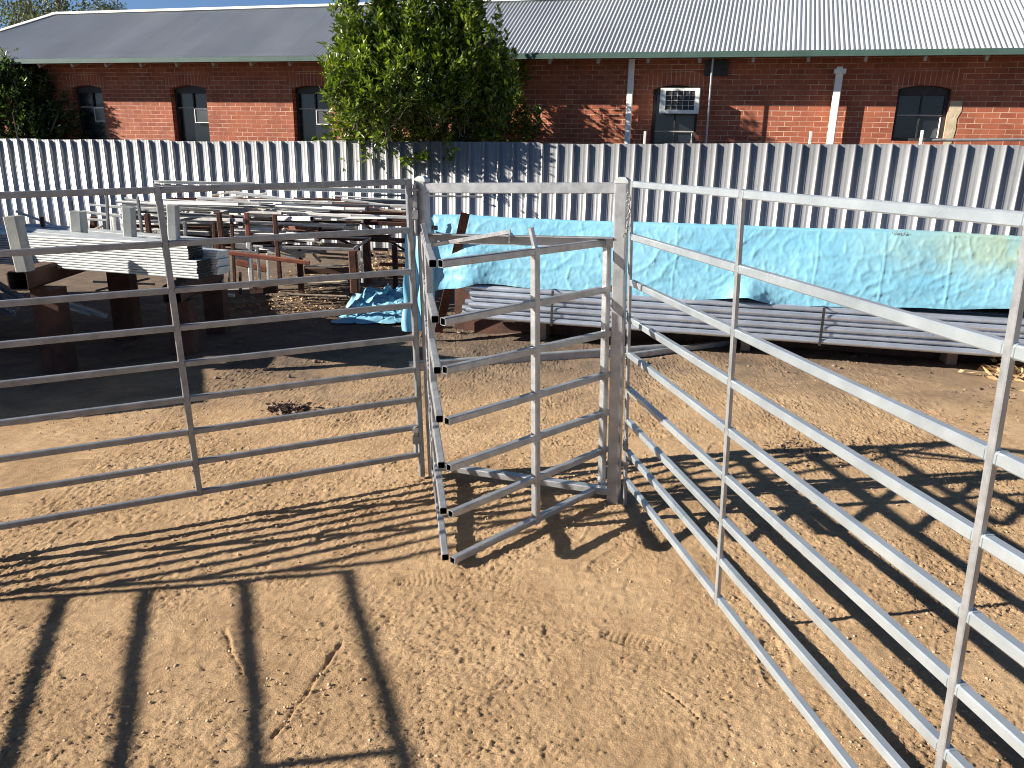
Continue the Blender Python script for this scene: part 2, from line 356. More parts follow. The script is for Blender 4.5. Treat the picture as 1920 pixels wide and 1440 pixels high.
def tarp_mat():
    m, t, b = mat('blue plastic tarpaulin'); v = coords(t)
    def ns(s, d=6, r=.6, vec=v):
        n = N(t, 'ShaderNodeTexNoise'); n.inputs['Scale'].default_value = s; n.inputs['Detail'].default_value = d
        n.inputs['Roughness'].default_value = r; t.links.new(vec, n.inputs['Vector']); return n.outputs[0]
    r = ramp(t, [(.3, (.15, .38, .52)), (.5, (.195, .45, .59)), (.75, (.27, .52, .65))]); t.links.new(ns(1.6, 8), r.inputs[0])
    # dust and tannin stains, strongest along the top towards the right-hand end
    sp = N(t, 'ShaderNodeSeparateXYZ'); t.links.new(v, sp.inputs[0])
    mx_ = N(t, 'ShaderNodeMapRange'); mx_.inputs[1].default_value = .9; mx_.inputs[2].default_value = 2.2; t.links.new(sp.outputs[0], mx_.inputs[0])
    mz_ = N(t, 'ShaderNodeMapRange'); mz_.inputs[1].default_value = .78; mz_.inputs[2].default_value = .98; t.links.new(sp.outputs[2], mz_.inputs[0])
    mu = N(t, 'ShaderNodeMath', operation='MULTIPLY'); t.links.new(mx_.outputs[0], mu.inputs[0]); t.links.new(mz_.outputs[0], mu.inputs[1])
    rs = ramp(t, [(.30, (0, 0, 0)), (.52, (1, 1, 1))]); t.links.new(ns(3.2, 8, .7), rs.inputs[0])
    m2 = N(t, 'ShaderNodeMath', operation='MULTIPLY'); t.links.new(mu.outputs[0], m2.inputs[0]); t.links.new(rs.outputs[0], m2.inputs[1])
    m3 = N(t, 'ShaderNodeMath', operation='MULTIPLY'); t.links.new(m2.outputs[0], m3.inputs[0]); m3.inputs[1].default_value = .8
    rd = ramp(t, [(.55, (0, 0, 0)), (.72, (.42, .42, .42))]); t.links.new(ns(4.5, 9, .75, coords(t, (.6, 1, 1.6))), rd.inputs[0])
    m4 = N(t, 'ShaderNodeMath', operation='ADD'); t.links.new(m3.outputs[0], m4.inputs[0]); t.links.new(rd.outputs[0], m4.inputs[1])
    mix = N(t, 'ShaderNodeMix', data_type='RGBA'); t.links.new(m4.outputs[0], mix.inputs[0]); t.links.new(r.outputs[0], mix.inputs[6]); mix.inputs[7].default_value = (.33, .41, .27, 1)
    t.links.new(mix.outputs[2], b.inputs['Base Color']); b.inputs['Roughness'].default_value = .48; b.inputs['Specular IOR Level'].default_value = .35
    bp = N(t, 'ShaderNodeBump'); bp.inputs['Strength'].default_value = .3; bp.inputs['Distance'].default_value = .015
    t.links.new(ns(11, 5, .55), bp.inputs['Height']); t.links.new(bp.outputs[0], b.inputs['Normal'])
    return m
M['tarp'] = tarp_mat()
def glass_mat(name, base, rough=.12):
    m, t, b = mat(name); n = N(t, 'ShaderNodeTexNoise'); n.inputs['Scale'].default_value = 3; t.links.new(coords(t), n.inputs['Vector'])
    r = ramp(t, [(.3, base), (.7, tuple(c*1.7 for c in base))]); t.links.new(n.outputs[0], r.inputs[0]); t.links.new(r.outputs[0], b.inputs['Base Color'])
    b.inputs['Roughness'].default_value = rough; b.inputs['Specular IOR Level'].default_value = .6
    return m
M['glass'] = glass_mat('window glass', (.010, .012, .015), .2)
M['glass_pale'] = glass_mat('dusty window glass', (.055, .06, .06), .25)
M['screen'] = noisy('dark fly screen', (.012, .013, .016), (.022, .024, .028), 30, .6)

# ------------------------------------------------------------------ ground
def build_ground():
    ys = [-9., -7, -5, -3.5, -2.2, -1.2, -.4, .2, .6, .9, 1.1, 1.25]
    y = 1.3
    while y < 15: ys.append(y); y *= 1.0029 if y < 5 else 1.0045
    while y < 90: ys.append(y); y *= 1.12
    xs_in = np.arange(-2.5, 2.9, .0068)
    left = []; x = -2.6; st = .0115
    while x > -60: st *= 1.035; x -= st; left.append(x)
    right = []; x = xs_in[-1]; st = .0115
    while x < 60: st *= 1.035; x += st; right.append(x)
    xs = np.array(left[::-1]+list(xs_in)+right); ys = np.array(ys)
    X, Y = np.meshgrid(xs, ys); Z = ground_z(X, Y)
    near = np.clip((Y-.8)/.6, 0, 1)*np.clip((17-Y)/4, 0, 1)*np.clip((6-np.abs(X))/2, 0, 1)
    h = .012*noise2(X*.8, Y*.8, 1)+.0035*noise2(X*3.1, Y*3.1, 2)
    far = np.clip((Y-5)/4, 0, 1)
    h += far*.03*noise2(X*1.6, Y*2.2, 21)
    # flat-topped crust with broken edges
    c = noise2(X*11+noise2(X*7, Y*7, 8)*1.4, Y*13, 3); h += .0012*np.tanh(c*5)
    c2 = noise2(X*27+noise2(X*17, Y*17, 9)*1.2, Y*30, 4); h += .0012*np.tanh(c2*5)
    rough = np.clip(.75+.9*noise2(X*1.5+3, Y*1.5, 6)+.5*noise2(X*5, Y*5, 79), .35, 1.15)
    wx = X+.012*noise2(X*21, Y*21, 70); wy = Y+.012*noise2(X*19+5, Y*19, 71)
    rdg = np.clip(1-np.abs(noise2(wx*17, wy*20, 7))*2.4, 0, 1)**2
    rd2 = np.clip(1-np.abs(noise2(wx*41, wy*44, 72))*2.4, 0, 1)**2
    st = np.clip(.5-X*.35, 0, 1)             # scuffs drag from lower left to upper right on the left half
    ux, uy = wx*.80+wy*.60, -wx*.60+wy*.80
    f1 = facets(np.where(st > .5, ux*42, wx*70), np.where(st > .5, uy*84, wy*76), 1, 1.0, .55)
    f2 = facets(wx*112, wy*118, 2, 1.0, .5)
    f3 = facets(wx*19, wy*23, 3, .9, .5)
    f1, f2, f3 = np.maximum(f1, -.10), np.maximum(f2, -.14), np.maximum(f3, -.10)
    f4 = facets(X*11+noise2(X*7, Y*7, 77)*.5, Y*13, 6, .5, .8)
    h += rough*(.0048*f1+.0046*f2+.0034*f3*np.clip(.2+noise2(X*3, Y*3, 76)*2, 0, 1)+.0030*f4*np.clip(.4+noise2(X*2, Y*2, 78)*2, 0, 1)+.0012*rd2)
    # boot prints and tyre bars
    r = np.random.default_rng(5)
    for k in range(40):
        cx, cy = r.uniform(-2.2, 2.6), r.uniform(1.6, 4.9)
        a = r.uniform(0, math.pi); L, Wd = r.uniform(.13, .15), .05
        m = (np.abs(X-cx) < .2) & (np.abs(Y-cy) < .2)
        if not m.any(): continue
        dx = X[m]-cx; dy = Y[m]-cy; u = dx*math.cos(a)+dy*math.sin(a); v = -dx*math.sin(a)+dy*math.cos(a)
        e = np.sqrt((u/L)**2+(v/Wd)**2); ins = 1/(1+np.exp((e-1)*14)); rim = np.exp(-((e-1.12)/.12)**2)
        tread = np.where(np.sin(u*2*math.pi/.022+np.abs(v)*40) > .2, 1, 0)
        s = r.uniform(.4, 1.0); h[m] += s*(-.006*ins+.004*rim+.004*ins*tread)
    for (ax, ay, bx, by, wd) in GROOVES:
        d = np.array([bx-ax, by-ay]); Lg = np.linalg.norm(d); d = d/Lg
        u = (X-ax)*d[0]+(Y-ay)*d[1]; v = -(X-ax)*d[1]+(Y-ay)*d[0]+.008*noise2(X*12, Y*12, 13)
        ok = ((u > 0) & (u < Lg)).astype(float); h += ok*(-.009*np.exp(-(v/wd)**2)+.004*np.exp(-((v-2*wd)/wd)**2))
    Z = Z+h*near
    nx, ny = len(xs), len(ys)
    V = np.stack([X, Y, Z], -1).reshape(-1, 3)
    i = np.arange(nx-1)[None, :]+np.arange(ny-1)[:, None]*nx
    F = np.stack([i, i+1, i+1+nx, i+nx], -1).reshape(-1, 4)
    return tag(npmesh('ground', V, F, M['ground'], smooth=False), kind='structure')
_a = atG(640, 1205); _b = atG(512, 1385); _c = atG(1310, 1350); _d = atG(1240, 1290)
_e = atG(420, 1180); _f = atG(455, 1265)
GROOVES = [(_a[0], _a[1], _b[0], _b[1], .007), (_c[0], _c[1], _d[0], _d[1], .004), (_e[0], _e[1], _f[0], _f[1], .006)]
build_ground()

def debris(name, n, region, size, m, lab, cat, kind='stuff', flat=.6, seed=1):
    """small angular lumps scattered on the soil, one mesh"""
    r = np.random.default_rng(seed); ico = bmesh.new(); bmesh.ops.create_icosphere(ico, subdivisions=1, radius=1)
    bv = np.array([v.co[:] for v in ico.verts]); bf = np.array([[v.index for v in f.verts] for f in ico.faces]); ico.free()
    V = []; F = []
    for k in range(n):
        x, y = region(r); s = size(r)
        sc = np.array([r.uniform(.7, 1.4), r.uniform(.6, 1.1), r.uniform(.35, .8)*flat/.6])*s
        p = bv*(1+r.normal(0, .16, (len(bv), 1)))*sc; a = r.uniform(0, 6.28)
        p = np.stack([p[:, 0]*math.cos(a)-p[:, 1]*math.sin(a), p[:, 0]*math.sin(a)+p[:, 1]*math.cos(a), p[:, 2]], -1)
        p += np.array([x, y, float(ground_z(x, y))+sc[2]*.35]); V.append(p); F.append(bf+k*len(bv))
    return tag(npmesh(name, np.concatenate(V), np.concatenate(F), m), lab, cat, kind=kind)
debris('loose_clods', 17000, lambda r: (r.uniform(-3.2, 3.4), 1.35+4.6*r.uniform(0, 1)**1.3), lambda r: .0020+.0058*r.uniform(0, 1)**4,
       M['clod'], 'loose crumbs of dry tan clay scattered over the yard', 'clods')

def leaf_litter(name, pts, spread, n, size, m, seed, h=.03):
    r = np.random.default_rng(seed); V = []; F = []
    for k in range(n):
        c = pts[k % len(pts)]; x = c[0]+r.normal(0, spread[0]); y = c[1]+r.normal(0, spread[1]); z = float(ground_z(x, y))+.006+abs(r.normal(0, h))
        d = r.normal(size=3); d[2] *= .45; d /= np.linalg.norm(d); s = np.cross(d, r.normal(size=3)); s /= np.linalg.norm(s); nn = np.cross(d, s)
        l = size*r.uniform(.5, 1.4); w = l*r.uniform(.12, .28); o = np.array([x, y, z])
        V += [o-d*l/2, o+s*w+nn*w*.5, o+d*l/2, o-s*w+nn*w*.5]; b = 4*k; F += [[b, b+1, b+2], [b, b+2, b+3]]
    return npmesh(name, np.array(V), np.array(F), m)
g = atG(540, 775)
tag(leaf_litter('dead_leaf_clump', [g, g+np.array([.05, .02, 0]), g+np.array([-.06, .03, 0])], (.055, .035), 300, .055, M['straw_grey'], 3, .022),
    'small clump of withered brown leaves on the clay beyond the left panel', 'dead leaves', kind='stuff')
g = atG(1895, 705)
tag(leaf_litter('dead_leaf_heap', [g, g+np.array([.25, .0, 0]), g+np.array([.1, -.35, 0])], (.16, .11), 260, .10, M['straw'], 4, .05),
    'pale dry leaves heaped at the right edge before the pipes', 'dead leaves', kind='stuff')
pts = [atG(x, y) for x, y in [(1850, 745), (1820, 800), (1480, 838), (1900, 780), (1500, 842)]]
tag(leaf_litter('scattered_dead_leaves', pts, (.16, .14), 240, .035, M['straw_grey'], 6, .004),
    'fine dead leaf litter strewn over the darker soil on the right', 'dead leaves', kind='stuff')

# ------------------------------------------------------------------ fence
FN = Frame(14.5, 13.2)
def fence_top(u): return 1.79+.0125*(u+3)*1.0+.008*math.sin(u*.9)
def build_fence():
    root = empty('sheet_metal_fence', FN.O, -FN.a)
    tag(root, 'tall grey ribbed sheet metal fence running behind the yard', 'fence')
    P = .25; prof = [(0, 0), (.024, -.046), (.044, -.046), (.056, 0), (.112, 0), (.119, -.0022), (.127, -.0022), (.134, 0), (.190, 0), (.197, -.0022), (.205, -.0022), (.212, 0)]
    u0, u1 = -24.0, 12.0; V = []; F = []; u = u0; pr = []
    while u < u1:
        for a, b in prof: pr.append((u+a, b))
        u += P
    # one mesh per cover sheet would be invisible; the joints are modelled as tiny height steps at the top
    for a, b in pr:
        k = int((a-u0)//(P*4)); st = ((k*37) % 7-3)*.0035
        g0 = -.12
        V += [(a, b, g0), (a, b, fence_top(a)+st)]
    V2 = [(x, y+.0012, z) for x, y, z in V]; n = len(V)
    for i in range(len(pr)-1):
        F.append((2*i, 2*i+2, 2*i+3, 2*i+1)); F.append((n+2*i, n+2*i+1, n+2*i+3, n+2*i+2)); F.append((2*i+1, 2*i+3, n+2*i+3, n+2*i+1))
    npmesh('sheeting', np.array(V+V2), np.array(F), M['fence'], root)
    for z in (.35, 1.5):
        b = MB(); b.box((u0, .006, z), (u1, .05, z+.05)); b.build('rail', M['galv'], root)
    for px in (1209, 1519, 1727):
        pu, pz = FN.u(px, 262, .08); _, zt = FN.u(px, 246 if px < 1700 else 244, .08)
        b = MB(); b.bar((pu, .08, -.1), (pu, .08, zt), .04, .04, (1, 0, 0)); b.build('post', M['zinc_white'], root)
    for pu in (-20.5, -17.8, -15.1, -12.4, -9.7, -7.0, -4.3, -1.6, 7.4, 10.1):
        b = MB(); b.bar((pu, .08, -.1), (pu, .08, fence_top(pu)-.05), .04, .04, (1, 0, 0)); b.build('post', M['galv'], root)
build_fence()
u0_, z0_ = FN.u(1728, 263, .14); u1_, z1_ = FN.u(1919, 259, .14)
b = MB(); q0 = FN.w(u0_, .14, z0_); q1 = FN.w(u1_+2, .14, z1_+(z1_-z0_)*.6)
b.cyl(q0, q1, .022, 8); o = b.build('black_pipe', M['steel_dull'])
tag(o, 'thin dark pipe lying along the fence top at the right edge', 'pipe')

# ------------------------------------------------------------------ building
BD = Frame(16, 15.5)
EAVE, ZE, TP = -.60, 3.33, math.tan(rad(28.4))
HX, HY = -16.74, 1.62+.1
def roof_z(y): return ZE+(y-EAVE)*TP
WH = 2.76
OPEN = [(-14.918, -14.10, 1.55), (-12.292, -11.389, 1.55), (-9.306, -8.43, 1.55), (-1.877, -1.05, 1.55), (2.238, 3.058, 1.93)]
U0, U1 = -17.2, 13.0
broot = empty('brick_building', BD.O, -BD.a)
tag(broot, 'long red brick building with a corrugated iron roof behind the fence', 'building')
def arc(u0, u1, rise=.065, n=10):
    return [(u0+(u1-u0)*i/n, WH+rise*(1-(2*i/n-1)**2)) for i in range(n+1)]
def build_wall():
    b = MB(); xs = U0
    for (a, c, s) in OPEN:
        b.add([(xs, 0, -.3), (a, 0, -.3), (a, 0, 3.6), (xs, 0, 3.6)], [(0, 1, 2, 3)])
        b.add([(a, 0, -.3), (c, 0, -.3), (c, 0, s), (a, 0, s)], [(0, 1, 2, 3)])
        ar = arc(a, c)
        for i in range(len(ar)-1):
            (x0, z0), (x1, z1) = ar[i], ar[i+1]
            b.add([(x0, 0, z0), (x1, 0, z1), (x1, 0, 3.6), (x0, 0, 3.6)], [(0, 1, 2, 3)])
            b.add([(x0, 0, z0), (x0, .24, z0), (x1, .24, z1), (x1, 0, z1)], [(0, 1, 2, 3)])
        b.add([(a, 0, s), (a, .24, s), (a, .24, WH), (a, 0, WH)], [(0, 1, 2, 3)])
        b.add([(c, 0, s), (c, 0, WH), (c, .24, WH), (c, .24, s)], [(0, 1, 2, 3)])
        b.add([(a, 0, s), (c, 0, s), (c, .24, s), (a, .24, s)], [(0, 1, 2, 3)])
        xs = c
    b.add([(xs, 0, -.3), (U1, 0, -.3), (U1, 0, 3.6), (xs, 0, 3.6)], [(0, 1, 2, 3)])
    # end walls and the back
    yb = 2*(HY)+.1
    b.add([(U0, 0, -.3), (U0, 0, 3.6), (U0, yb, 3.6), (U0, yb, -.3)], [(0, 1, 2, 3)])
    b.add([(U1, 0, -.3), (U1, yb, -.3), (U1, yb, 3.6), (U1, 0, 3.6)], [(0, 1, 2, 3)])
    b.add([(U0, yb, -.3), (U0, yb, 3.6), (U1, yb, 3.6), (U1, yb, -.3)], [(0, 1, 2, 3)])
    w = b.build('wall', M['brick'], broot)
    for (a, c, s) in OPEN:     # soldier-course arch bands, a hair proud of the wall
        m = MB(); lo = arc(a-.10, c+.10, .09); n = len(lo)
        vs = [(x, -.004, z+.002) for x, z in lo]+[(x+(x-(a+c)/2)*.10, -.004, z+.23) for x, z in lo]
        lo2 = arc(a, c); vs[1:n-1] = [(x, -.004, z+.002) for x, z in lo2][1:n-1]; vs[0] = (a-.10, -.004, WH-.02); vs[n-1] = (c+.10, -.004, WH-.02)
        m.add(vs, [(i, i+1, n+i+1, n+i) for i in range(n-1)]); m.build('brick_arch', M['brick_arch'], w)
build_wall()
def window(a, c, s, mid, kind):
    yy = .13; ar = arc(a+.004, c-.004)
    b = MB(); t = .055
    b.box((a+.004, yy, s), (a+t, yy+.08, WH)); b.box((c-t, yy, s), (c-.004, yy+.08, WH))
    for i in range(len(ar)-1):
        (x0, z0), (x1, z1) = ar[i], ar[i+1]
        b.add([(x0, yy, WH-.09), (x1, yy, WH-.09), (x1, yy, z1-.002), (x0, yy, z0-.002), (x0, yy+.08, WH-.09), (x1, yy+.08, WH-.09)],
              [(0, 1, 2, 3), (1, 0, 4, 5)])
    b.box((a+t, yy+.003, s), (c-t, yy+.08, s+.05))
    fr = b.build('window', M['frame_dark'], broot)
    top = WH-.09
    xm = (a+c)/2
    g = MB(); g.box((a+t, yy+.055, s+.05), (c-t, yy+.06, top)); g.build('pane', M['glass'], fr)
    if kind == 'sash':
        k = MB(); k.box((xm-.012, yy+.02, s+.05), (xm+.012, yy+.05, top)); k.build('mullion', M['frame_dark'], fr)
        k = MB(); k.box((a+t, yy+.015, mid), (c-t, yy+.052, mid+.022)); k.build('meeting_rail', M['rafter'], fr)
        k = MB(); k.box((c-t-.035, yy-.004, s+.06), (c-t-.018, yy+.02, mid-.02)); k.build('sash_trim', M['white'], fr)
        k = MB(); x1 = c-t-.04; k.add([(x1-.09, yy+.05, s+.06), (x1, yy+.05, s+.06), (x1, yy+.05, mid-.18), (x1-.06, yy+.05, mid-.22)], [(0, 1, 2, 3)])
        k.build('dusty_pane', M['glass_pale'], fr)
    if kind == 'screen':
        k = MB(); k.box((xm-.015, yy+.02, mid+.02), (xm+.015, yy+.05, top)); k.build('mullion', M['frame_dark'], fr)
        k = MB(); k.box((a+t, yy+.015, mid), (xm, yy+.052, mid+.022)); k.build('meeting_rail', M['rafter'], fr)
        l = mid-.30; x0 = xm+.02; x1 = c-t-.002; w = .018
        k = MB(); k.box((x0, yy-.01, l), (x0+w, yy+.02, mid)); k.box((x0+w, yy-.01, mid-w), (x1, yy+.02, mid+.012)); k.box((x0+w, yy-.01, l), (x1, yy+.02, l+w))
        k.build('sash_frame', M['zinc_white'], fr)
        k = MB(); k.box((x0+w, yy+.005, l+w), (x1, yy+.012, mid-w)); k.build('lower_pane', M['glass_pale'], fr)
for i, (a, c, s) in enumerate(OPEN):
    window(a, c, s, [2.36, 2.36, 2.36, 2.02, 2.34][i], ['screen', 'screen', 'screen', 'sash', 'sash'][i])
# cement patch beside the right-hand window
b = MB(); zz = [1.2, 1.6, 1.9, 2.1, 2.3, 2.42, 2.58]; lf = [3.060]*7; rt_ = [3.17, 3.19, 3.18, 3.21, 3.20, 3.25, 3.24]
vs = [(x, -.010, z) for x, z in zip(lf, zz)]+[(x, -.008, z) for x, z in zip(rt_, zz)]
b.add(vs, [(i, 7+i, 8+i, i+1) for i in range(6)]); b.add([(3.061, -.01, 1.2), (3.061, -.01, 2.56), (3.056, .1, 2.56), (3.056, .1, 1.2)], [(0, 1, 2, 3)])
b.build('cement_patch', M['render'], broot)

def build_roof():
    P = .0762; amp = .0140; nper = int((U1+.6-(-18.7))/P); V = []; F = []; k = 0; xs = -18.75
    sl = math.hypot(1, TP); nrm = (-TP/sl, 1/sl)
    for i in range(nper*8):
        x = xs+i*P/8; w = amp*math.sin(2*math.pi*i/8)
        ymax = HY if x > HX else HY+(x-HX)*1.09
        if ymax < EAVE+.02: continue
        rows = [EAVE-.035, ymax*.5+EAVE*.5, ymax]
        for y in rows: V.append((x, y+nrm[0]*w, roof_z(y)+nrm[1]*w+.004*math.sin(x*1.7+y)))
        k += 1
    for i in range(k-1):
        for j in range(2): F.append((3*i+j, 3*i+3+j, 3*i+4+j, 3*i+1+j))
    r = npmesh('roof', np.array(V), np.array(F), M['roof'], broot)
    # back slope and hip end, plain sheets
    b = MB(); zr = roof_z(HY); xc = HX-(HY-EAVE)/1.09
    yb = 2*HY-EAVE
    b.add([(HX, HY, zr), (U1+.6, HY, zr), (U1+.6, yb, ZE), (xc, yb, ZE)], [(0, 3, 2, 1)])
    b.add([(HX, HY, zr), (xc, yb, ZE), (xc, EAVE, ZE)], [(0, 1, 2)])
    b.build('back_slope', M['roof'], r)
    m = MB(); m.sweep((HX-.08, HY, zr+.01), (U1+.6, HY, zr+.01), [(.03, 0), (-.035, .15), (-.045, .15), (.012, 0), (-.045, -.15), (-.035, -.15)], (0, 0, 1))
    m.build('ridge_cap', M['white'], r)
    m = MB(); m.sweep((HX+.05, HY+.0, zr+.02), (xc+.02, EAVE+.02, ZE+.03), [(.03, 0), (-.02, .13), (-.03, .13), (.012, 0), (-.03, -.13), (-.02, -.13)], (0, 0, 1))
    m.build('hip_cap', M['white'], r)
    m = MB(); y0 = EAVE-.02
    m.sweep((xc-.05, y0, ZE-.055), (U1+.6, y0, ZE-.055), [(.045, -.055), (.05, -.07), (.03, -.075), (-.045, -.06), (-.05, .05), (.045, .05), (.04, .04), (-.04, .04), (-.04, -.05)][::-1], (0, 0, 1))
    g_ = m.build('gutter', M['green'], r)
    m = MB(); m.add([(xc, EAVE+.04, ZE-.06), (U1+.6, EAVE+.04, ZE-.06), (U1+.6, .0, ZE+.2), (xc, .0, ZE+.2)], [(0, 1, 2, 3)])
    m.add([(xc, EAVE+.05, ZE-.10), (U1+.6, EAVE+.05, ZE-.10), (U1+.6, EAVE+.05, ZE+.01), (xc, EAVE+.05, ZE+.01)], [(0, 1, 2, 3)])
    m.build('soffit', M['soffit'], r)
    x = -3.78-.88*15
    while x < U1:
        m = MB(); m.bar((x, .02, ZE+.10), (x, EAVE+.07, ZE-.13), .05, .10, (0, 0, 1)); m.build('rafter_tail', M['rafter'], r); x += .885
build_roof()
# downpipes and the thin conduit, standing off the wall
def pipe_part(name, pts, w, m, off=None, rnd=False):
    b = MB()
    for p, q in zip(pts[:-1], pts[1:]):
        if rnd: b.cyl(p, q, w/2, 10)
        else: b.bar(p, q, w, w*.75, (0, 1, 0))
    return b.build(name, m, broot, smooth=False)
ux, _ = BD.u(1181, 180, -.13); pipe_part('downpipe', [(ux, -.13, .0), (ux, -.13, 3.26)], .105, M['white'])
ux, zt = BD.u(1572, 136, -.16); dp = pipe_part('downpipe', [(ux, -.16, .0), (ux+.02, -.16, zt)], .12, M['white'])
b = MB(); b.box((ux-.07, -.24, zt-.02), (ux+.115, -.07, zt+.055)); b.box((ux-.03, -.2, zt+.055), (ux+.06, -.1, zt+.09)); b.build('collar', M['white'], dp)
ux, zb = BD.u(1327, 240, -.45); ux2, _ = BD.u(1337, 106, -.45)
pipe_part('conduit', [(ux, -.45, .0), (ux2, -.45, 3.27)], .036, M['galv'], rnd=True)
u_, z_ = BD.u(1334, 106, 0); u2_, z2_ = BD.u(1364, 143, 0)
b = MB(); b.box((u_-.1, -.06, z2_), (u2_, -.003, 3.24)); b.build('meter_box', M['frame_dark'], broot)
# window air conditioner
ua, za = BD.u(1240, 166, -.33); ub, zb = BD.u(1308, 212, -.33)
b = MB(); b.box((ua, -.30, zb), (ub, .14, za)); ac = b.build('air_conditioner', M['white'], broot)
b = MB(); w = .085; b.box((ua-.01, -.335, zb-.01), (ua+w, -.302, za+.01)); b.box((ub-w*.75, -.335, zb-.01), (ub+.01, -.302, za+.01))
b.box((ua+w, -.335, za-.035), (ub-w*.75, -.302, za+.01)); b.box((ua+w, -.335, zb-.01), (ub-w*.75, -.302, zb+.045)); b.build('front_bezel', M['white'], ac)
b = MB(); b.box((ua+w, -.312, zb+.045), (ub-w*.75, -.304, za-.035)); b.build('coil', M['frame_dark'], ac)
b = MB(); x0, x1, z0, z1 = ua+w+.004, ub-w*.75-.004, zb+.05, za-.04
for i in range(6): x = x0+(x1-x0)*i/5; b.box((x-.0028, -.33, z0), (x+.0028, -.322, z1))
for i in range(5): z = z0+(z1-z0)*i/4; b.box((x0, -.321, z-.0028), (x1, -.314, z+.0028))
b.build('guard_grille', M['zinc_white'], ac)

# ------------------------------------------------------------------ trees
def leaves(name, shoots, per, size, m, parent, seed, jit=.035, tipbias=.5, droop=.2):
    r = np.random.default_rng(seed); V = []; T = []; n = 0
    P0 = []; D = []; U = []
    for (o, d, L) in shoots:
        k = max(3, int(per*L)); u = r.uniform(.05, 1, k)**.9
        o = np.array(o); d = np.array(d)
        pos = o+d*(u*L)[:, None]+r.normal(0, jit, (k, 3))
        side = r.normal(size=(k, 3)); side -= (side @ d)[:, None]*d
        side /= np.linalg.norm(side, axis=1)[:, None]+1e-9
        ld = d*(.35+.75*u[:, None])+side*(1.0-.35*u[:, None]); ld[:, 2] -= droop*r.uniform(0, 1, k)
        ld /= np.linalg.norm(ld, axis=1)[:, None]
        P0.append(pos); D.append(ld); U.append(u)
    P0 = np.concatenate(P0); D = np.concatenate(D); U = np.concatenate(U); k = len(P0)
    S = np.cross(D, r.normal(size=(k, 3))*.6+np.array([0, 0, 1.])); S /= np.linalg.norm(S, axis=1)[:, None]+1e-9
    Nn = np.cross(S, D); l = size*r.uniform(.6, 1.25, k)[:, None]; w = l*r.uniform(.17, .25, k)[:, None]
    v = np.stack([P0, P0+D*l*.45+S*w+Nn*w*.45, P0+D*l-Nn*w*.35, P0+D*l*.45-S*w+Nn*w*.45], 1).reshape(-1, 3)
    i = np.arange(k)[:, None]*4; F = np.concatenate([i+np.array([[0, 1, 2]]), i+np.array([[0, 2, 3]])])
    t = np.clip(U*tipbias+r.normal(.25, .2, k), 0, 1)
    return npmesh(name, v, F, m, parent, attr=np.repeat(t, 4))
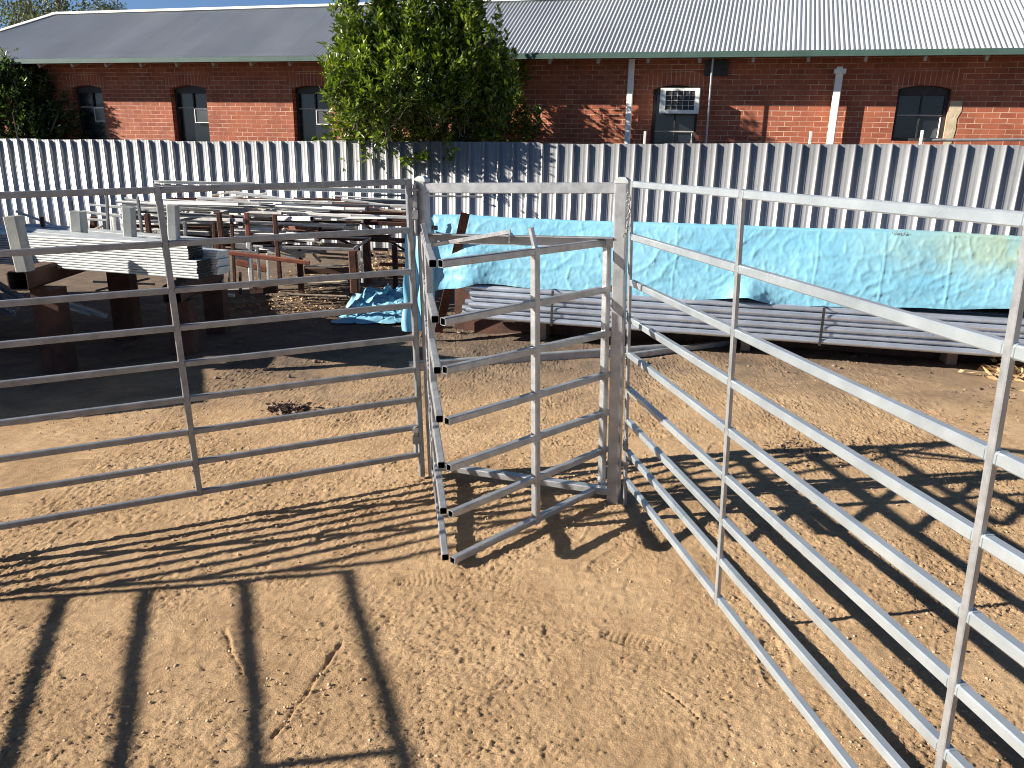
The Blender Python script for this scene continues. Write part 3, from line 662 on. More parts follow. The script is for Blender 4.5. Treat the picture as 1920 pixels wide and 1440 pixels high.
def tree():
    c = np.array([-1.58, 15.05, 0]); root = empty('bushy_tree', c)
    tag(root, 'tall leafy evergreen tree between the fence and the brick wall, spilling over the fence', 'tree')
    r = np.random.default_rng(21); sh = []; br = []
    def rx(z):      # half width of the crown
        return float(np.interp(z, [1.45, 1.75, 2.2, 2.8, 3.4, 4.0, 4.7, 5.3], [.95, 1.42, 1.60, 1.54, 1.42, 1.25, .9, .4]))
    for k in range(560):
        z = r.uniform(1.35, 2.75); R = rx(z)*1.03; a = r.uniform(0, 2*math.pi); q = r.uniform(.2, 1)**.55
        x = math.cos(a)*R*q; y = math.sin(a)*q*1.05-.05 if z < 2.4 else -.7+.45*math.sin(a)*q
        if x > 1.15: y = abs(y)*.6+.4
        if z < 1.95 and y < -.85: continue
        d = np.array([math.cos(a)*.35*q+r.normal(0, .16), math.sin(a)*.30*q+r.normal(0, .14), 1.0])
        if z < 2.0: d[2] = r.uniform(-.1, .7); d[:2] *= 2.1
        d /= np.linalg.norm(d); sh.append((np.array([x, y, z]), d, r.uniform(.35, .7)))
    for k in range(92):     # upright leaders, each with side shoots, reaching different heights
        a = r.uniform(0, 2*math.pi); q = r.uniform(.0, 1)**.55; x = math.cos(a)*1.42*q; y = -.85+.36*math.sin(a)*q
        top = r.uniform(3.5, 4.75)-.55*q*q*(1.5 if x > 0 else .9); z = r.uniform(1.9, 2.6); lean = .10*math.cos(a)*q
        while z < top:
            L = min(.42, top-z+.08); o = np.array([x+lean*(z-2), y, z])
            sh.append((o, np.array([lean, 0, 1.])/math.hypot(lean, 1), L))
            if z < top-.35:
                for _ in range(2):
                    b_ = r.uniform(0, 6.28); d = np.array([math.cos(b_)*.55, math.sin(b_)*.5, .8]); d /= np.linalg.norm(d); sh.append((o, d, r.uniform(.14, .3)))
            z += .26
    for (x, top) in ((.05, 3.75), (.42, 3.62), (.62, 3.3)):     # slim leaders on the wall side
        z = 2.3
        while z < top: sh.append((np.array([x, .40, z]), np.array([0, 0, 1.]), .3)); z += .2
    for k in range(150):    # the lobe that leans out over the fence
        a = r.uniform(0, 2*math.pi); q = r.uniform(0, 1)**.5; x = -.55+math.cos(a)*1.0*q; y = -1.25+math.sin(a)*.52*q
        z = r.uniform(1.95, 2.9)-(.42*max(0, 1-abs(x+.75)/.6) if r.random() < .5 else 0)
        d = np.array([r.normal(0, .3), -.25+r.normal(0, .2), r.uniform(.2, 1.0)]); d /= np.linalg.norm(d); sh.append((np.array([x, y, z]), d, r.uniform(.25, .5)))
    for (x, z, L) in [(-1.62, 2.6, .6), (-1.47, 3.0, .75), (-1.28, 3.4, .85), (1.05, 3.0, .7), (1.3, 2.7, .7), (1.48, 2.5, .6), (1.95, 1.85, .5), (1.72, 1.75, .6), (-1.76, 2.0, .4), (-1.72, 2.4, .35)]:
        for j in range(3):
            sh.append((np.array([x+r.normal(0, .05), r.normal(.0 if z > 2.4 else .4, .22), z]), np.array([.02*np.sign(x), 0, 1.]), L))
    sh = [(o, d, L) for o, d, L in sh]
    leaves('crown', sh, 66, .118, M['leaf'], root, 31)
    b = MB(); b.cyl((0, 0, -.2), (.04, .02, 1.2), .10, 10, .08)
    for k in range(9):
        a = k*.7; e = (math.cos(a)*.8, math.sin(a)*.5, 3.4+.2*math.sin(k*2)); mid = (math.cos(a)*.35, math.sin(a)*.22, 2.1)
        mid = (mid[0], mid[1]-.3, mid[2]); e = (e[0], e[1]-.4, e[2]); b.cyl((.04, .02, 1.1), mid, .05, 7, .035); b.cyl(mid, e, .035, 6, .012)
    b.build('trunk', M['bark'], root)
    t = MB()
    for o, d, L in sh[::2]: t.cyl(o-d*.1, o+d*L*.95, .006, 4, .002, caps=False)
    t.build('twigs', M['bark'], root)
tree()
def side_bush():
    o = np.array([-11.35, 18.65, 0]); root = empty('dark_shrub', o)
    tag(root, 'dark shrub at the left edge standing above the fence before the brick wall', 'shrub')
    r = np.random.default_rng(8); sh = []
    for k in range(900):
        a = r.uniform(0, 2*math.pi); q = r.uniform(.1, 1)**.5; z = r.uniform(1.2, 3.1)
        R = 1.42*(1-.35*max(0, (z-2.5))/.6); x = math.cos(a)*R*q; y = math.sin(a)*.22*q+.2
        zl = 3.15-.9*max(0, x-.1)
        if x > .75 and r.random() < .6: continue
        if z > zl: continue
        d = np.array([math.cos(a)*.5, math.sin(a)*.4, r.uniform(.3, 1.2)]); d /= np.linalg.norm(d); sh.append((np.array([x, y, z]), d, r.uniform(.25, .5)))
    leaves('crown', sh, 66, .11, M['leaf_dark'], root, 9)
    b = MB()
    for k in range(6): b.cyl((.1*k-.3, 0, -.2), (math.cos(k)*1.1, math.sin(k)*.4, 2.2), .04, 6, .012)
    b.build('trunk', M['bark'], root)
side_bush()
def gum(name, x, y, zt, R, n, seed, lab):
    root = empty(name, (x, y, 0)); tag(root, lab, 'tree', 'gum trees beyond the roof')
    r = np.random.default_rng(seed); sh = []
    cl = [(r.normal(0, R*.45), r.normal(0, R*.4), zt-r.uniform(.2, 3.0)) for _ in range(16)]
    for k in range(n):
        c = cl[r.integers(0, 16)]; p = np.array(c)+r.normal(0, R*.16, 3); p[2] = min(p[2], zt)
        d = r.normal(size=3); d[2] -= .3; d /= np.linalg.norm(d); sh.append((p, d, r.uniform(.3, .7)))
    leaves('crown', sh, 30, .16, M['leaf_gum'], root, seed+1, jit=.12, droop=.8)
    b = MB(); b.cyl((0, 0, -.2), (.2, 0, zt-3), .28, 9, .16)
    for c in cl: b.cyl((.2, 0, zt-3.6), c, .09, 6, .02)
    b.build('trunk', M['bark'], root)
def topz(px, py, Y): return float(atY(px, py, Y)[2])
for i, (px, py, Y, R) in enumerate([(-20, -6, 34, 2.2), (66, -22, 33, 2.3), (135, -8, 34, 1.6)]):
    q = atY(px, py, Y); gum('gum_tree', q[0], Y, q[2], R, 330, 50+i, ['tall gum tree beyond the roof at the far left corner', 'wide gum tree with pale limbs behind the left roof hip', 'gum tree just beyond the left end of the white ridge'][i])
q = atY(202, 0, 60); gum('gum_tree', q[0], 60, q[2], 1.3, 160, 59, 'small distant gum tree top showing against blue sky over the ridge')

# ------------------------------------------------------------------ yard panels
Z3 = np.array([0, 0, 1.])
RAILS = [0, .2349, .4448, .6202, .7927, .9664, 1.1315, 1.2903, 1.4500]
PL = np.array([-.5329, 4.0484, 1.5993]); DL = np.array([-math.cos(rad(24.57)), -math.sin(rad(24.57)), -.0286]); UL = np.array([-.0275, -.0043, 1])
PR = np.array([.5319, 3.6816, 1.6254]); DR = np.array([math.cos(rad(80.34)), -math.sin(rad(80.34)), .0254]); UR = np.array([-.038, .0034, 1])
def panel(name, P, D, U, stations, legs, lab, m=M['galv'], t=.029):
    root = empty(name, (P[0], P[1], 0)); tag(root, lab, 'yard panel', 'steel yard panels around the gate')
    o = np.array([P[0], P[1], 0.]); D = D/np.linalg.norm(D)
    for k, s in enumerate(stations):
        b = MB(); end = 1.583 if k in legs else 1.45+t*.5
        top = P+D*s-o+U*t*.5; bot = P+D*s-U*end-o
        if m is M['galv_blue']:
            off = np.array([-D[1], D[0], 0])*-.0085; b.bar(bot+off, top+off, .015, .020, D)
        else: b.bar(bot, top, t+.001, t+.001, D)
        b.build('upright', m if m is not M['galv_blue'] else M['galv'], root)
    for z in RAILS:
        b = MB()
        for s0, s1 in zip(stations[:-1], stations[1:]):
            gp = .001 if m is M['galv_blue'] else t/2
            b.bar(P+D*(s0+gp)-U*z-o, P+D*(s1-gp)-U*z-o, t-.002, t-.001, (0, 0, 1))
            for q in (P+D*(s0+t/2+.001)-U*z-o, P+D*(s1-t/2-.001)-U*z-o): b.bar(q-D*.002, q+D*.002, t+.003, t+.003, (0, 0, 1), ch=.007)
        b.build('rail', m, root)
    return root
panel('yard_panel', PL, DL, UL, [0, 1.1436, 2.287, 3.43], (0, 3), 'nine-rail galvanised panel left of the gate, its near faces in shade', M['galv_shaded'])
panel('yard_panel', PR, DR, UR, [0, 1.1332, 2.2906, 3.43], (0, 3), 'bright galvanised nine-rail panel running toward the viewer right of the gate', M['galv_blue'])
C0 = np.array([-3.70, 2.56, 1.51-.07]); DC = np.array([.386, -.922, .0])
panel('yard_panel', C0, DC, np.array([0, 0, .92]), [0, 1.15, 2.3, 3.45], (0, 3), 'panel out of view at left whose barred shadow lies across the foreground clay')

# ------------------------------------------------------------------ gate frame
GA = rad(20.2); GX = np.array([math.cos(GA), -math.sin(GA), 0]); GY = np.array([math.sin(GA), math.cos(GA), 0])
def post_at(px, py, Y): return atY(px, py, Y)
gl_t = atY(791, 340, 4.08); gr_t = atY(1167, 343, 3.72)
groot = empty('gateway', ((gl_t[0]+gr_t[0])/2, (gl_t[1]+gr_t[1])/2, 0))
tag(groot, 'square galvanised gate frame of two posts and top beam between the panels', 'gate frame')
go = np.array(groot.location)
gl_t -= go; gr_t -= go
LEAN = np.array([-.030, 0, 1.])
def zg(p): return float(ground_z(p[0]+go[0], p[1]+go[1]))
for pt, w_ in ((gl_t, .056), (gr_t, .060)):
    k = pt[2]-zg(pt)+.01; b = MB(); bot = pt-LEAN*k
    b.bar(bot, pt, w_, w_, GX, ch=.006); p_ = b.build('post', M['galv'], groot)
    c = MB(); h = w_*.53; q = pt
    c.add([q-GX*h-GY*h, q+GX*h-GY*h, q+GX*h+GY*h, q-GX*h+GY*h, q-GX*h-GY*h+Z3*.012, q+GX*h-GY*h+Z3*.012, q+GX*h+GY*h+Z3*.012, q-GX*h+GY*h+Z3*.012,
           q-GX*h*.5-GY*h*.5+Z3*.026, q+GX*h*.5-GY*h*.5+Z3*.026, q+GX*h*.5+GY*h*.5+Z3*.026, q-GX*h*.5+GY*h*.5+Z3*.026],
          [(3, 2, 1, 0), (0, 1, 5, 4), (1, 2, 6, 5), (2, 3, 7, 6), (3, 0, 4, 7), (4, 5, 9, 8), (5, 6, 10, 9), (6, 7, 11, 10), (7, 4, 8, 11), (8, 9, 10, 11)])
    c.build('post_cap', M['galv_pale'], p_)
def gpl(px, py, off=0):   # point in the plane of the gate frame
    P = go+gl_t+GY*off; return hit(px, py, P, GY)-go
b = MB(); a = gpl(800, 352.5); c = gpl(1157, 352.5); b.bar(a, c, .045, .050, Z3, ch=.004); b.build('top_beam', M['galv'], groot)
b = MB(); a = gpl(804, 437); c = gpl(1153, 444)
b.sweep(a-GY*.0, c-GY*.0, [(0, .0), (0, .045), (-.004, .045), (-.004, .004), (-.050, .004), (-.050, .0)], Z3); b.build('cross_angle', M['galv'], groot)
b = MB(); a = gpl(826, 874); c = gpl(1148, 921); b.bar(a, c, .05, .034, Z3, ch=.004); b.build('threshold', M['galv'], groot)
b = MB(); a = gpl(803, 461, -.05); c = gpl(957, 434, -.10); b.bar(a, c, .012, .020, Z3); b.build('latch_bar', M['galv'], groot)
b = MB(); q = gpl(955, 447, -.05); b.box(q-np.array([.004, .02, .02]), q+np.array([.004, .02, .022])); b.build('latch_tab', M['galv_pale'], groot)
b = MB(); q = gpl(815, 431, 0); b.cyl(q-Z3*.0, q+Z3*.02, .016, 10); b.build('rubber_stop', M['black'], groot)

# ------------------------------------------------------------------ swinging leaves with open tube ends
def leaf(hx, hy, hz, tx, ty, tz, lab, mids):
    root = empty('spear_gate_leaf', (hx, hy, 0)); tag(root, lab, 'gate leaf', 'the two spear gate leaves')
    T = np.array([tx-hx, ty-hy, 0]); d = T/np.linalg.norm(T); t = .031
    H = [np.array([-.030*z, 0, z]) for z in hz]; E_ = [T+np.array([-.032*z, 0, z]) for z in tz]
    for a, c in zip(H, E_):
        b = MB(); b.tube(a, c, t, t, Z3); b.build('spear', M['galv'], root)
    for i, m in enumerate(mids):
        b = MB(); lo = H[0]+(E_[0]-H[0])*m; hi = H[-1]+(E_[-1]-H[-1])*m
        if i == 0: b.bar(lo-Z3*.016, hi+Z3*.016, t+.002, t+.002, d); b.build('hinge_upright', M['galv'], root)
        else:
            b.bar(lo-Z3*.02, hi+Z3*.016, t+.003, t+.003, d)
            b.bar(hi+Z3*.016, hi+Z3*.10+np.array([-.02, 0, 0]), .02, .02, d); b.build('middle_upright', M['galv'], root)
    return root
leaf(.499, 3.80, [.099, .300, .500, .700, .910, 1.130, 1.354], -.240, 3.04, [.071, .291, .502, .706, .923, 1.12, 1.347],
     'right-hand leaf of open-ended tubes slanting toward the viewer across the gateway', [.03, .50])
leaf(-.418, 4.03, [.085, .300, .500, .700, .905, 1.12, 1.345], -.270, 3.05, [.08, .30, .508, .712, .918, 1.126, 1.345],
     'left-hand leaf of open-ended tubes seen edge-on beside the left post', [.04, .48])

# ------------------------------------------------------------------ chains, hinges and pins at the posts
def chain(name, pts, lab, sz=.013):
    b = MB()
    for i, (p, ax) in enumerate(pts): b.torus(p, ax, sz, sz*.28, 12, 5, .6)
    o = b.build(name, M['steel_dull'], smooth=True); tag(o, lab, 'chain'); return o
pts = []
for i, (x, y) in enumerate([(1178, 365), (1181, 372), (1177, 380), (1179, 388), (1180, 396), (1179, 404), (1177, 412), (1176, 420), (1177, 428), (1174, 435), (1171, 441)]):
    pts.append((atY(x, y, 3.66), (1, .2, 0) if i % 2 else (.2, 1, .3)))
chain('gate_chain', pts, 'short dark chain looped between right gate post and right panel', .011)
def pin(name, px, y0, y1, Y, lab, m='steel_dull', brackets=()):
    a = atY(px, y0, Y); c = atY(px+(y1-y0)*.03, y1, Y); b = MB(); b.cyl(a, c, .010, 8); o = b.build(name, M[m]); tag(o, lab, 'hinge')
    for (by, h, w) in brackets:
        q = atY(px+(by-y0)*.03, by, Y); k = MB(); k.box(q-np.array([w, .012, h]), q+np.array([w, .012, h])); k.build('lug', M['steel_dull'], o)
    return o
pin('hinge_pin', 777, 345, 442, 4.04, 'long dark drop pin joining the left panel to the left gate post at the top', brackets=[(356, .006, .018), (378, .028, .011), (402, .022, .014)])
pin('hinge_pin', 779, 800, 848, 4.02, 'lower dark hinge pin beside the foot of the left gate post', brackets=[(806, .012, .016), (824, .022, .016)])
pin('hinge_pin', 1172, 822, 882, 3.66, 'lower hinge pin at the foot of the right gate post', brackets=[(838, .014, .013), (868, .010, .016)])

# ------------------------------------------------------------------ tarpaulin stack
SK = Frame(14.0, 7.02)
def sk(px, py, off=0): return SK.u(px, py, off)
def local(root_frame, name, lab, cat, group=None, kind=None):
    r = empty(name, root_frame.O, -root_frame.a); tag(r, lab, cat, group, kind); return r
def tarp():
    root = local(SK, 'blue_tarpaulin', 'pale blue tarpaulin draped over the long stack before the fence', 'tarpaulin')
    uL = sk(806, 430)[0]; uR = sk(2150, 440)[0]; ztL = sk(840, 404, .10)[1]; ztR = sk(1900, 441, .10)[1]
    nu, nv = 620, 70; us = np.linspace(uL, uR, nu)
    # lower hem heights read along the stack
    hem = [(806, 548), (836, 541), (862, 538), (895, 531), (1000, 540), (1100, 548), (1200, 556), (1290, 561), (1376, 562), (1400, 562), (1440, 569), (1466, 574), (1520, 575), (1700, 578), (1920, 580), (2150, 583)]
    hu = [sk(x, y, -.05)[0] for x, y in hem]; hz = [sk(x, y, -.05)[1] for x, y in hem]
    zb = np.interp(us, hu, hz)+.006*np.sin(us*9)
    zt = ztL+(ztR-ztL)*(us-uL)/(sk(1900, 441, .1)[0]-uL)+.010*noise2(us*1.3, us*0, 31)
    V = np.zeros((nu, nv, 3))
    vv = np.linspace(0, 1, nv)
    for j, v in enumerate(vv):
        if v < .62:      # front face, bottom to top
            k = v/.62; z = zb+(zt-.03-zb)*k; y = -.05+.13*k**1.5+np.zeros(nu)
        elif v < .70:
            k = (v-.62)/.08; z = zt-.03+.03*math.sin(k*math.pi/2); y = .08+.05*(1-math.cos(k*math.pi/2))+np.zeros(nu)
        elif v < .88:
            k = (v-.70)/.18; z = zt-.20*k; y = .13+1.1*k+np.zeros(nu)
        else:
            k = (v-.88)/.12; z = zt-.20-.6*k; y = 1.23+.06*k+np.zeros(nu)
        V[:, j, 0] = us; V[:, j, 1] = y; V[:, j, 2] = z
    X, Zz = V[:, :, 0], V[:, :, 2]; S = vv[None, :]*1.3+0*X
    fr = np.clip(1-np.abs(S/1.3-.3)/.42, 0, 1)
    r1 = 1-np.abs(noise2(X*2.6+noise2(X*2, S*2, 41)*.8, S*3.4, 40))*3.2
    r2 = 1-np.abs(noise2(X*6.5+S*4, S*5.5-X*2, 42))*3
    r3 = 1-np.abs(noise2(X*13-S*5, S*11+X*3, 44))*3
    d = .006*np.clip(r1, 0, 1)**3+.0045*np.clip(r2, 0, 1)**3+.0022*np.clip(r3, 0, 1)**2+.022*noise2(X*1.1, S*1.3, 43)
    d += .0034*facets(X*4.5+S*1.5, S*5.5, 4, 1.0, .12)+.0020*facets(X*13, S*14+X*2, 5, 1.0, .1)
    # crisp vertical fold lines from storage
    for px in (1265, 1530, 1655, 1782, 1960):
        u0 = sk(px, 500)[0]; d += .0045*np.exp(-((X-u0-.03*(Zz-.8)-.012*noise2(Zz*5, Zz*0+u0, 50))/.007)**2)*(.4+.6*(Zz > .6))*(S < .85)
    V[:, :, 1] -= d*np.clip(fr*3, 0, 1)
    V[:, :, 2] += np.where(S > .9, d*.6, 0)
    # flap peeling out at the hem
    uf = sk(1400, 562)[0]; w = np.exp(-((X-uf)/.16)**2)*np.clip(.22-vv[None, :], 0, 1)/.22; V[:, :, 1] -= .10*w; V[:, :, 2] += .03*w
    # the left end sags in scallops
    ul = uL+.9; wl = np.clip((ul-X)/.9, 0, 1)*np.clip(.5-vv[None, :], 0, 1)*2; V[:, :, 1] -= .05*wl*np.sin(X*11)+.03*wl
    F = []; i = np.arange(nu-1)[:, None]*nv+np.arange(nv-1)[None, :]
    F = np.stack([i, i+nv, i+nv+1, i+1], -1).reshape(-1, 4)
    o = npmesh('sheet', V.reshape(-1, 3), F, M['tarp'], root, smooth=True)
    # hanging left edge
    nu2, nv2 = 40, 70; A = sk(764, 430, .05)[0]; B = sk(812, 430, .05)[0]; V = np.zeros((nu2, nv2, 3))
    for a in range(nu2):
        for c in range(nv2):
            s = a/(nu2-1); t = c/(nv2-1); u = A+.02+(B-A+.03)*s; z = .06+(ztL-.06)*t
            V[a, c] = (u-.03*(1-t)**2*(1-s), -.02-.10*(1-t)-.03*math.sin(s*9+t*3)-.02*math.sin(t*17+s*5), z-.1*(1-s)*t)
    i = np.arange(nu2-1)[:, None]*nv2+np.arange(nv2-1)[None, :]; F = np.stack([i, i+nv2, i+nv2+1, i+1], -1).reshape(-1, 4)
    npmesh('hanging_end', V.reshape(-1, 3), F, M['tarp'], root, smooth=True)
    # crumpled tail on the ground
    n1, n2 = 120, 90; c0 = atG(712, 592); V = np.zeros((n1, n2, 3))
    A_, B_ = np.meshgrid(np.linspace(-1, 1, n1), np.linspace(-1, 1, n2), indexing='ij')
    ex = .42+.05*noise2(B_*2, B_*0+1, 60); ey = .42+.05*noise2(A_*2, A_*0+3, 61)
    Xw = c0[0]+A_*ex+.10*noise2(A_*3, B_*3, 62)+.03; Yw = c0[1]+B_*ey+.05*noise2(A_*3, B_*3, 63)
    e = np.clip(1-np.maximum(np.abs(A_), np.abs(B_)), 0, 1)
    rg = np.clip(1-np.abs(noise2(A_*1.9+.4*B_, B_*2.3, 64))*2.6, 0, 1)+.5*np.clip(1-np.abs(noise2(A_*4, B_*4.4-A_, 65))*2.6, 0, 1)
    Zw = ground_z(Xw, Yw)+.012+np.minimum(e*3, 1)*(.13*rg*(.55+.45*B_)+.05)+.02*np.abs(noise2(A_*9, B_*9, 66))*np.minimum(e*6, 1)
    Zw += .16*np.clip(B_*.8+A_*.3, 0, 1)*np.minimum(e*5+.2, 1)
    P = np.stack([Xw, Yw, Zw], -1).reshape(-1, 3)-SK.O
    L = np.stack([P @ SK.e, P @ SK.n, P[:, 2]], -1)
    i = np.arange(n1-1)[:, None]*n2+np.arange(n2-1)[None, :]; F = np.stack([i, i+n2, i+n2+1, i+1], -1).reshape(-1, 4)
    npmesh('crumpled_tail', L, F, M['tarp'], root, smooth=False)
    # faint hand-written mark near the top hem
    cu = bpy.data.curves.new('marking', 'FONT'); cu.body = 'UKO 87'; cu.size = .035; cu.extrude = .0008
    ft = bpy.data.objects.new('marking', cu); link(ft); u, z = sk(1674, 440, .02); ft.location = (u, .0, z); ft.rotation_euler = (rad(90), 0, 0)
    bpy.context.view_layer.update()
    me = bpy.data.meshes.new_from_object(ft); bpy.data.objects.remove(ft); me.materials.clear(); me.materials.append(M['steel_dull'])
    mk = link(bpy.data.objects.new('marking', me), root); mk.location = (u, .058, z); mk.rotation_euler = (rad(90-8), 0, 0)
tarp()

def bundle(name, lab, frame, u0, u1, y0, z0, rows, cols, D, m, straps, seed, group='strapped bundles of round pipe', fill=None):
    root = local(frame, name, lab, 'pipe bundle', group); r = random.Random(seed)
    for i in range(rows):
        for j in range(cols-(i % 2)):
            y = y0+(j+.5*(i % 2)+.5)*D+(i*D*.12); z = z0+D/2+i*D*.87
            e0 = u0+r.uniform(-.06, .06); b = MB()
            n = 14; p0 = (e0, y, z); p1 = (u1+r.uniform(-.05, .05), y, z+r.uniform(-.004, .004))
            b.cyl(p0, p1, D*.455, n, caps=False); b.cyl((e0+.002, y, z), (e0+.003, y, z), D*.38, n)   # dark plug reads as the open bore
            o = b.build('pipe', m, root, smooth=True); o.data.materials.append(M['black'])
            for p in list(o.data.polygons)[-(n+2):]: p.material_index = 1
    for u in straps:
        b = MB(); y1 = y0+cols*D; zt = z0+rows*D*.87+D*.14
        for (a, c) in (((u, y0-.004, z0-.005), (u, y0+.10*rows*D*.5-.004, zt)), ((u, y0+.02, zt+.004), (u, y1, zt+.004)), ((u, y1+.004, zt), (u, y1+.004, z0)), ((u, y1, z0-.004), (u, y0, z0-.004))):
            b.bar(a, c, .004, .022, (1, 0, 0), ch=.0005)
        b.build('strap', M['black'], root)
    return root
ua = sk(868, 600, -.1)[0]; ue = sk(2150, 600, -.1)[0]
zlow = sk(1600, 652, -.14)[1]; ztop = sk(1600, 580, -.10)[1]
Dp = (ztop-zlow)/(6*.87+.13)
bundle('pipe_bundle', 'long strapped bundle of shiny round pipes lying below the blue tarpaulin', SK, ua+.02, ue, -.13, zlow, 6, 6, Dp, M['galv_pipe'], [sk(1034, 600, -.13)[0], sk(1543, 600, -.13)[0]], 3)
z1 = ztop+.012
u1_ = sk(872, 550, .10)[0]; zb_ = sk(900, 569, .05)[1]; zt_ = sk(900, 534, .05)[1]
bundle('pipe_bundle', 'smaller strapped bundle of pipes resting on top at the left, behind the leaf rails', SK, u1_, u1_+3.4, .06, max(z1, zb_), 4, 5, max(.036, (zt_-max(z1, zb_))/3.6), M['galv_pipe'], [sk(973, 550, .06)[0]], 4)
# bearers carrying the stack, and bars packed beneath the tarp
for px, lab in ((1010, 'short dark bearer under the left part of the pipe stack'), (1400, 'dark bearer under the middle of the pipe stack'), (1800, 'dark bearer under the right part of the pipe stack')):
    u = sk(px, 640)[0]; b = MB(); b.box((u-.04, .12, -.06), (u+.04, 1.15, zlow-.004)); o = b.build('timber_bearer', M['timber'])
    o.location = SK.O; o.rotation_euler = (0, 0, -SK.a); tag(o, lab, 'timber', 'bearers under the pipe stack')
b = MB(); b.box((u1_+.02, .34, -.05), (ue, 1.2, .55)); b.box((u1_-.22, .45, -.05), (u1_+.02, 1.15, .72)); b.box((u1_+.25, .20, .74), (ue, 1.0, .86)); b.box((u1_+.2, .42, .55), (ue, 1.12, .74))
o = b.build('covered_steel_stack', M['rust_dark']); o.location = SK.O; o.rotation_euler = (0, 0, -SK.a); tag(o, 'stack of steel hidden beneath the blue tarpaulin, coloured dark for the shade there', 'steel stack')  # dark rust colour stands for the shade under the tarp
# loose tube at the foot of the stack, and the pair of box sections on the clay
def bar_between(name, p, q, w, h, m, lab, cat='steel length', group=None, ch=None, hollow=False, side=Z3):
    b = MB(); mid = (np.array(p)+np.array(q))/2
    if hollow: b.tube(np.array(p)-mid, np.array(q)-mid, w, h, side, wall=.006)
    else: b.bar(np.array(p)-mid, np.array(q)-mid, w, h, side, ch)
    o = b.build(name, M[m]); o.location = mid; tag(o, lab, cat, group); return o
p = atG(767, 687, .04); q = atG(1252, 653, .04); bar_between('box_section', p, q, .055, .075, 'galv', 'long grey box section lying on the clay behind the gate', hollow=True)
p = atG(1205, 655, .03); q = atG(860, 682, .02)
p = atG(1175, 668, .03); q = atG(1380, 640, .03); bar_between('box_section', p, q, .05, .05, 'galv', 'shorter box section on the soil behind the right gate post', hollow=True)
# rusty channel leaning on the stack
ct = SK.w(*[sk(873, 398, -.13)[0], -.13, sk(873, 398, -.13)[1]]); cb = atG(822, 622, .0)
b = MB(); mid = (ct+cb)/2; ax = (ct-cb)/np.linalg.norm(ct-cb)
b.sweep(cb-mid, ct-mid, [(.04, -.02), (.04, .02), (.034, .02), (.034, -.013), (-.034, -.013), (-.034, .02), (-.04, .02), (-.04, -.02)][::-1], (1, 0, 0))
o = b.build('leaning_channel', M['rust']); o.location = mid; tag(o, 'rusty brown steel channel leaning against the blue tarpaulin', 'steel channel')

# ------------------------------------------------------------------ left-hand stores: rack, bundle, scrap
def piece(px0, py0, px1, py1, th, Y, m, name='steel_length', lab=None, cat='steel length', group=None, Y1=None, prof='box', asp=1.0):
    """a straight length between two points of the yard, th pixels deep at its distance"""
    p = atY(px0, py0, Y); q = atY(px1, py1, Y if Y1 is None else Y1); w = th*Y/1555
    b = MB(); mid = (p+q)/2; a, c = p-mid, q-mid; side = Z3 if abs((q-p)[2]) < .7*np.linalg.norm(q-p) else np.array([1., 0, 0])
    if prof == 'box': b.bar(a, c, w*asp, w, side)
    elif prof == 'tube': b.tube(a, c, w*asp, w, side, wall=.004)
    elif prof == 'pipe': b.cyl(a, c, w/2, 10)
    elif prof == 'angle': b.sweep(a, c, [(w/2, -w/2), (w/2, w/2), (w/2-.005, w/2), (w/2-.005, -w/2+.005), (-w/2, -w/2+.005), (-w/2, -w/2)][::-1], side)
    elif prof == 'cee': b.sweep(a, c, [(w/2, -w/2), (w/2, w/2), (w/2-.004, w/2), (w/2-.004, -w/2+.004), (-w/2+.004, -w/2+.004), (-w/2+.004, w/2), (-w/2, w/2), (-w/2, -w/2)][::-1], side)
    o = b.build(name, M[m] if isinstance(m, str) else m); o.location = mid
    tag(o, lab, cat, group); return o

# rack: two deep hollow beams on rusty legs, grey stakes on top
rk = atY(32, 525, 6.15)
def rackbeam(cx, cy, Y, s, lab, depth=1.6, dx=.02, k=1.35):
    c = atY(cx, cy, Y); root = empty('rusty_trestle', (c[0], c[1], float(ground_z(c[0], c[1])))); tag(root, lab, 'trestle', 'rusty trestles under the section bundle')
    z = c[2]-root.location[2]; d = np.array([-.05, 1, 0.])
    b = MB(); b.tube((0, 0, z), d*depth+(0, 0, z), s, s, Z3, wall=.008); b.build('cross_beam', M['rust_dark'], root)
    for y in (.18, depth-.2):
        b = MB(); w = s*.6; b.box((dx, y-.08, -.05), (dx+s*k, y+.08, z-s/2-.001)); b.build('leg', M['rust_dark'], root)
    return root
rackbeam(33, 527, 6.15, .155, 'rusty hollow beam on wide legs at the left edge, its open end facing the viewer')
rackbeam(322, 552, 6.75, .16, 'dark rusty trestle holding the right end of the pale section bundle', 1.2, -.10, 1.2)
def stake(px0, py0, px1, py1, wpx, Y, lab, m='steel_dull'):
    return piece(px0, py0, px1, py1, wpx, Y, m, 'rack_stake', lab, 'stake', 'grey upright stakes of the rack')
M['stake'] = noisy('grey box post', (.30, .31, .29), (.44, .45, .42), 7, .6, .3, .1, 60)
stake(24, 405, 48, 508, 27, 6.12, 'leaning grey box stake standing on the hollow beam at the left edge', 'stake')
stake(146, 396, 152, 480, 24, 7.3, 'grey box stake second from left behind the pale bundle', 'stake')
stake(241, 388, 246, 480, 20, 7.5, 'grey box stake in the middle behind the pale bundle', 'stake')
stake(324, 384, 328, 480, 19, 7.5, 'grey box stake nearest the panel upright behind the bundle', 'stake')

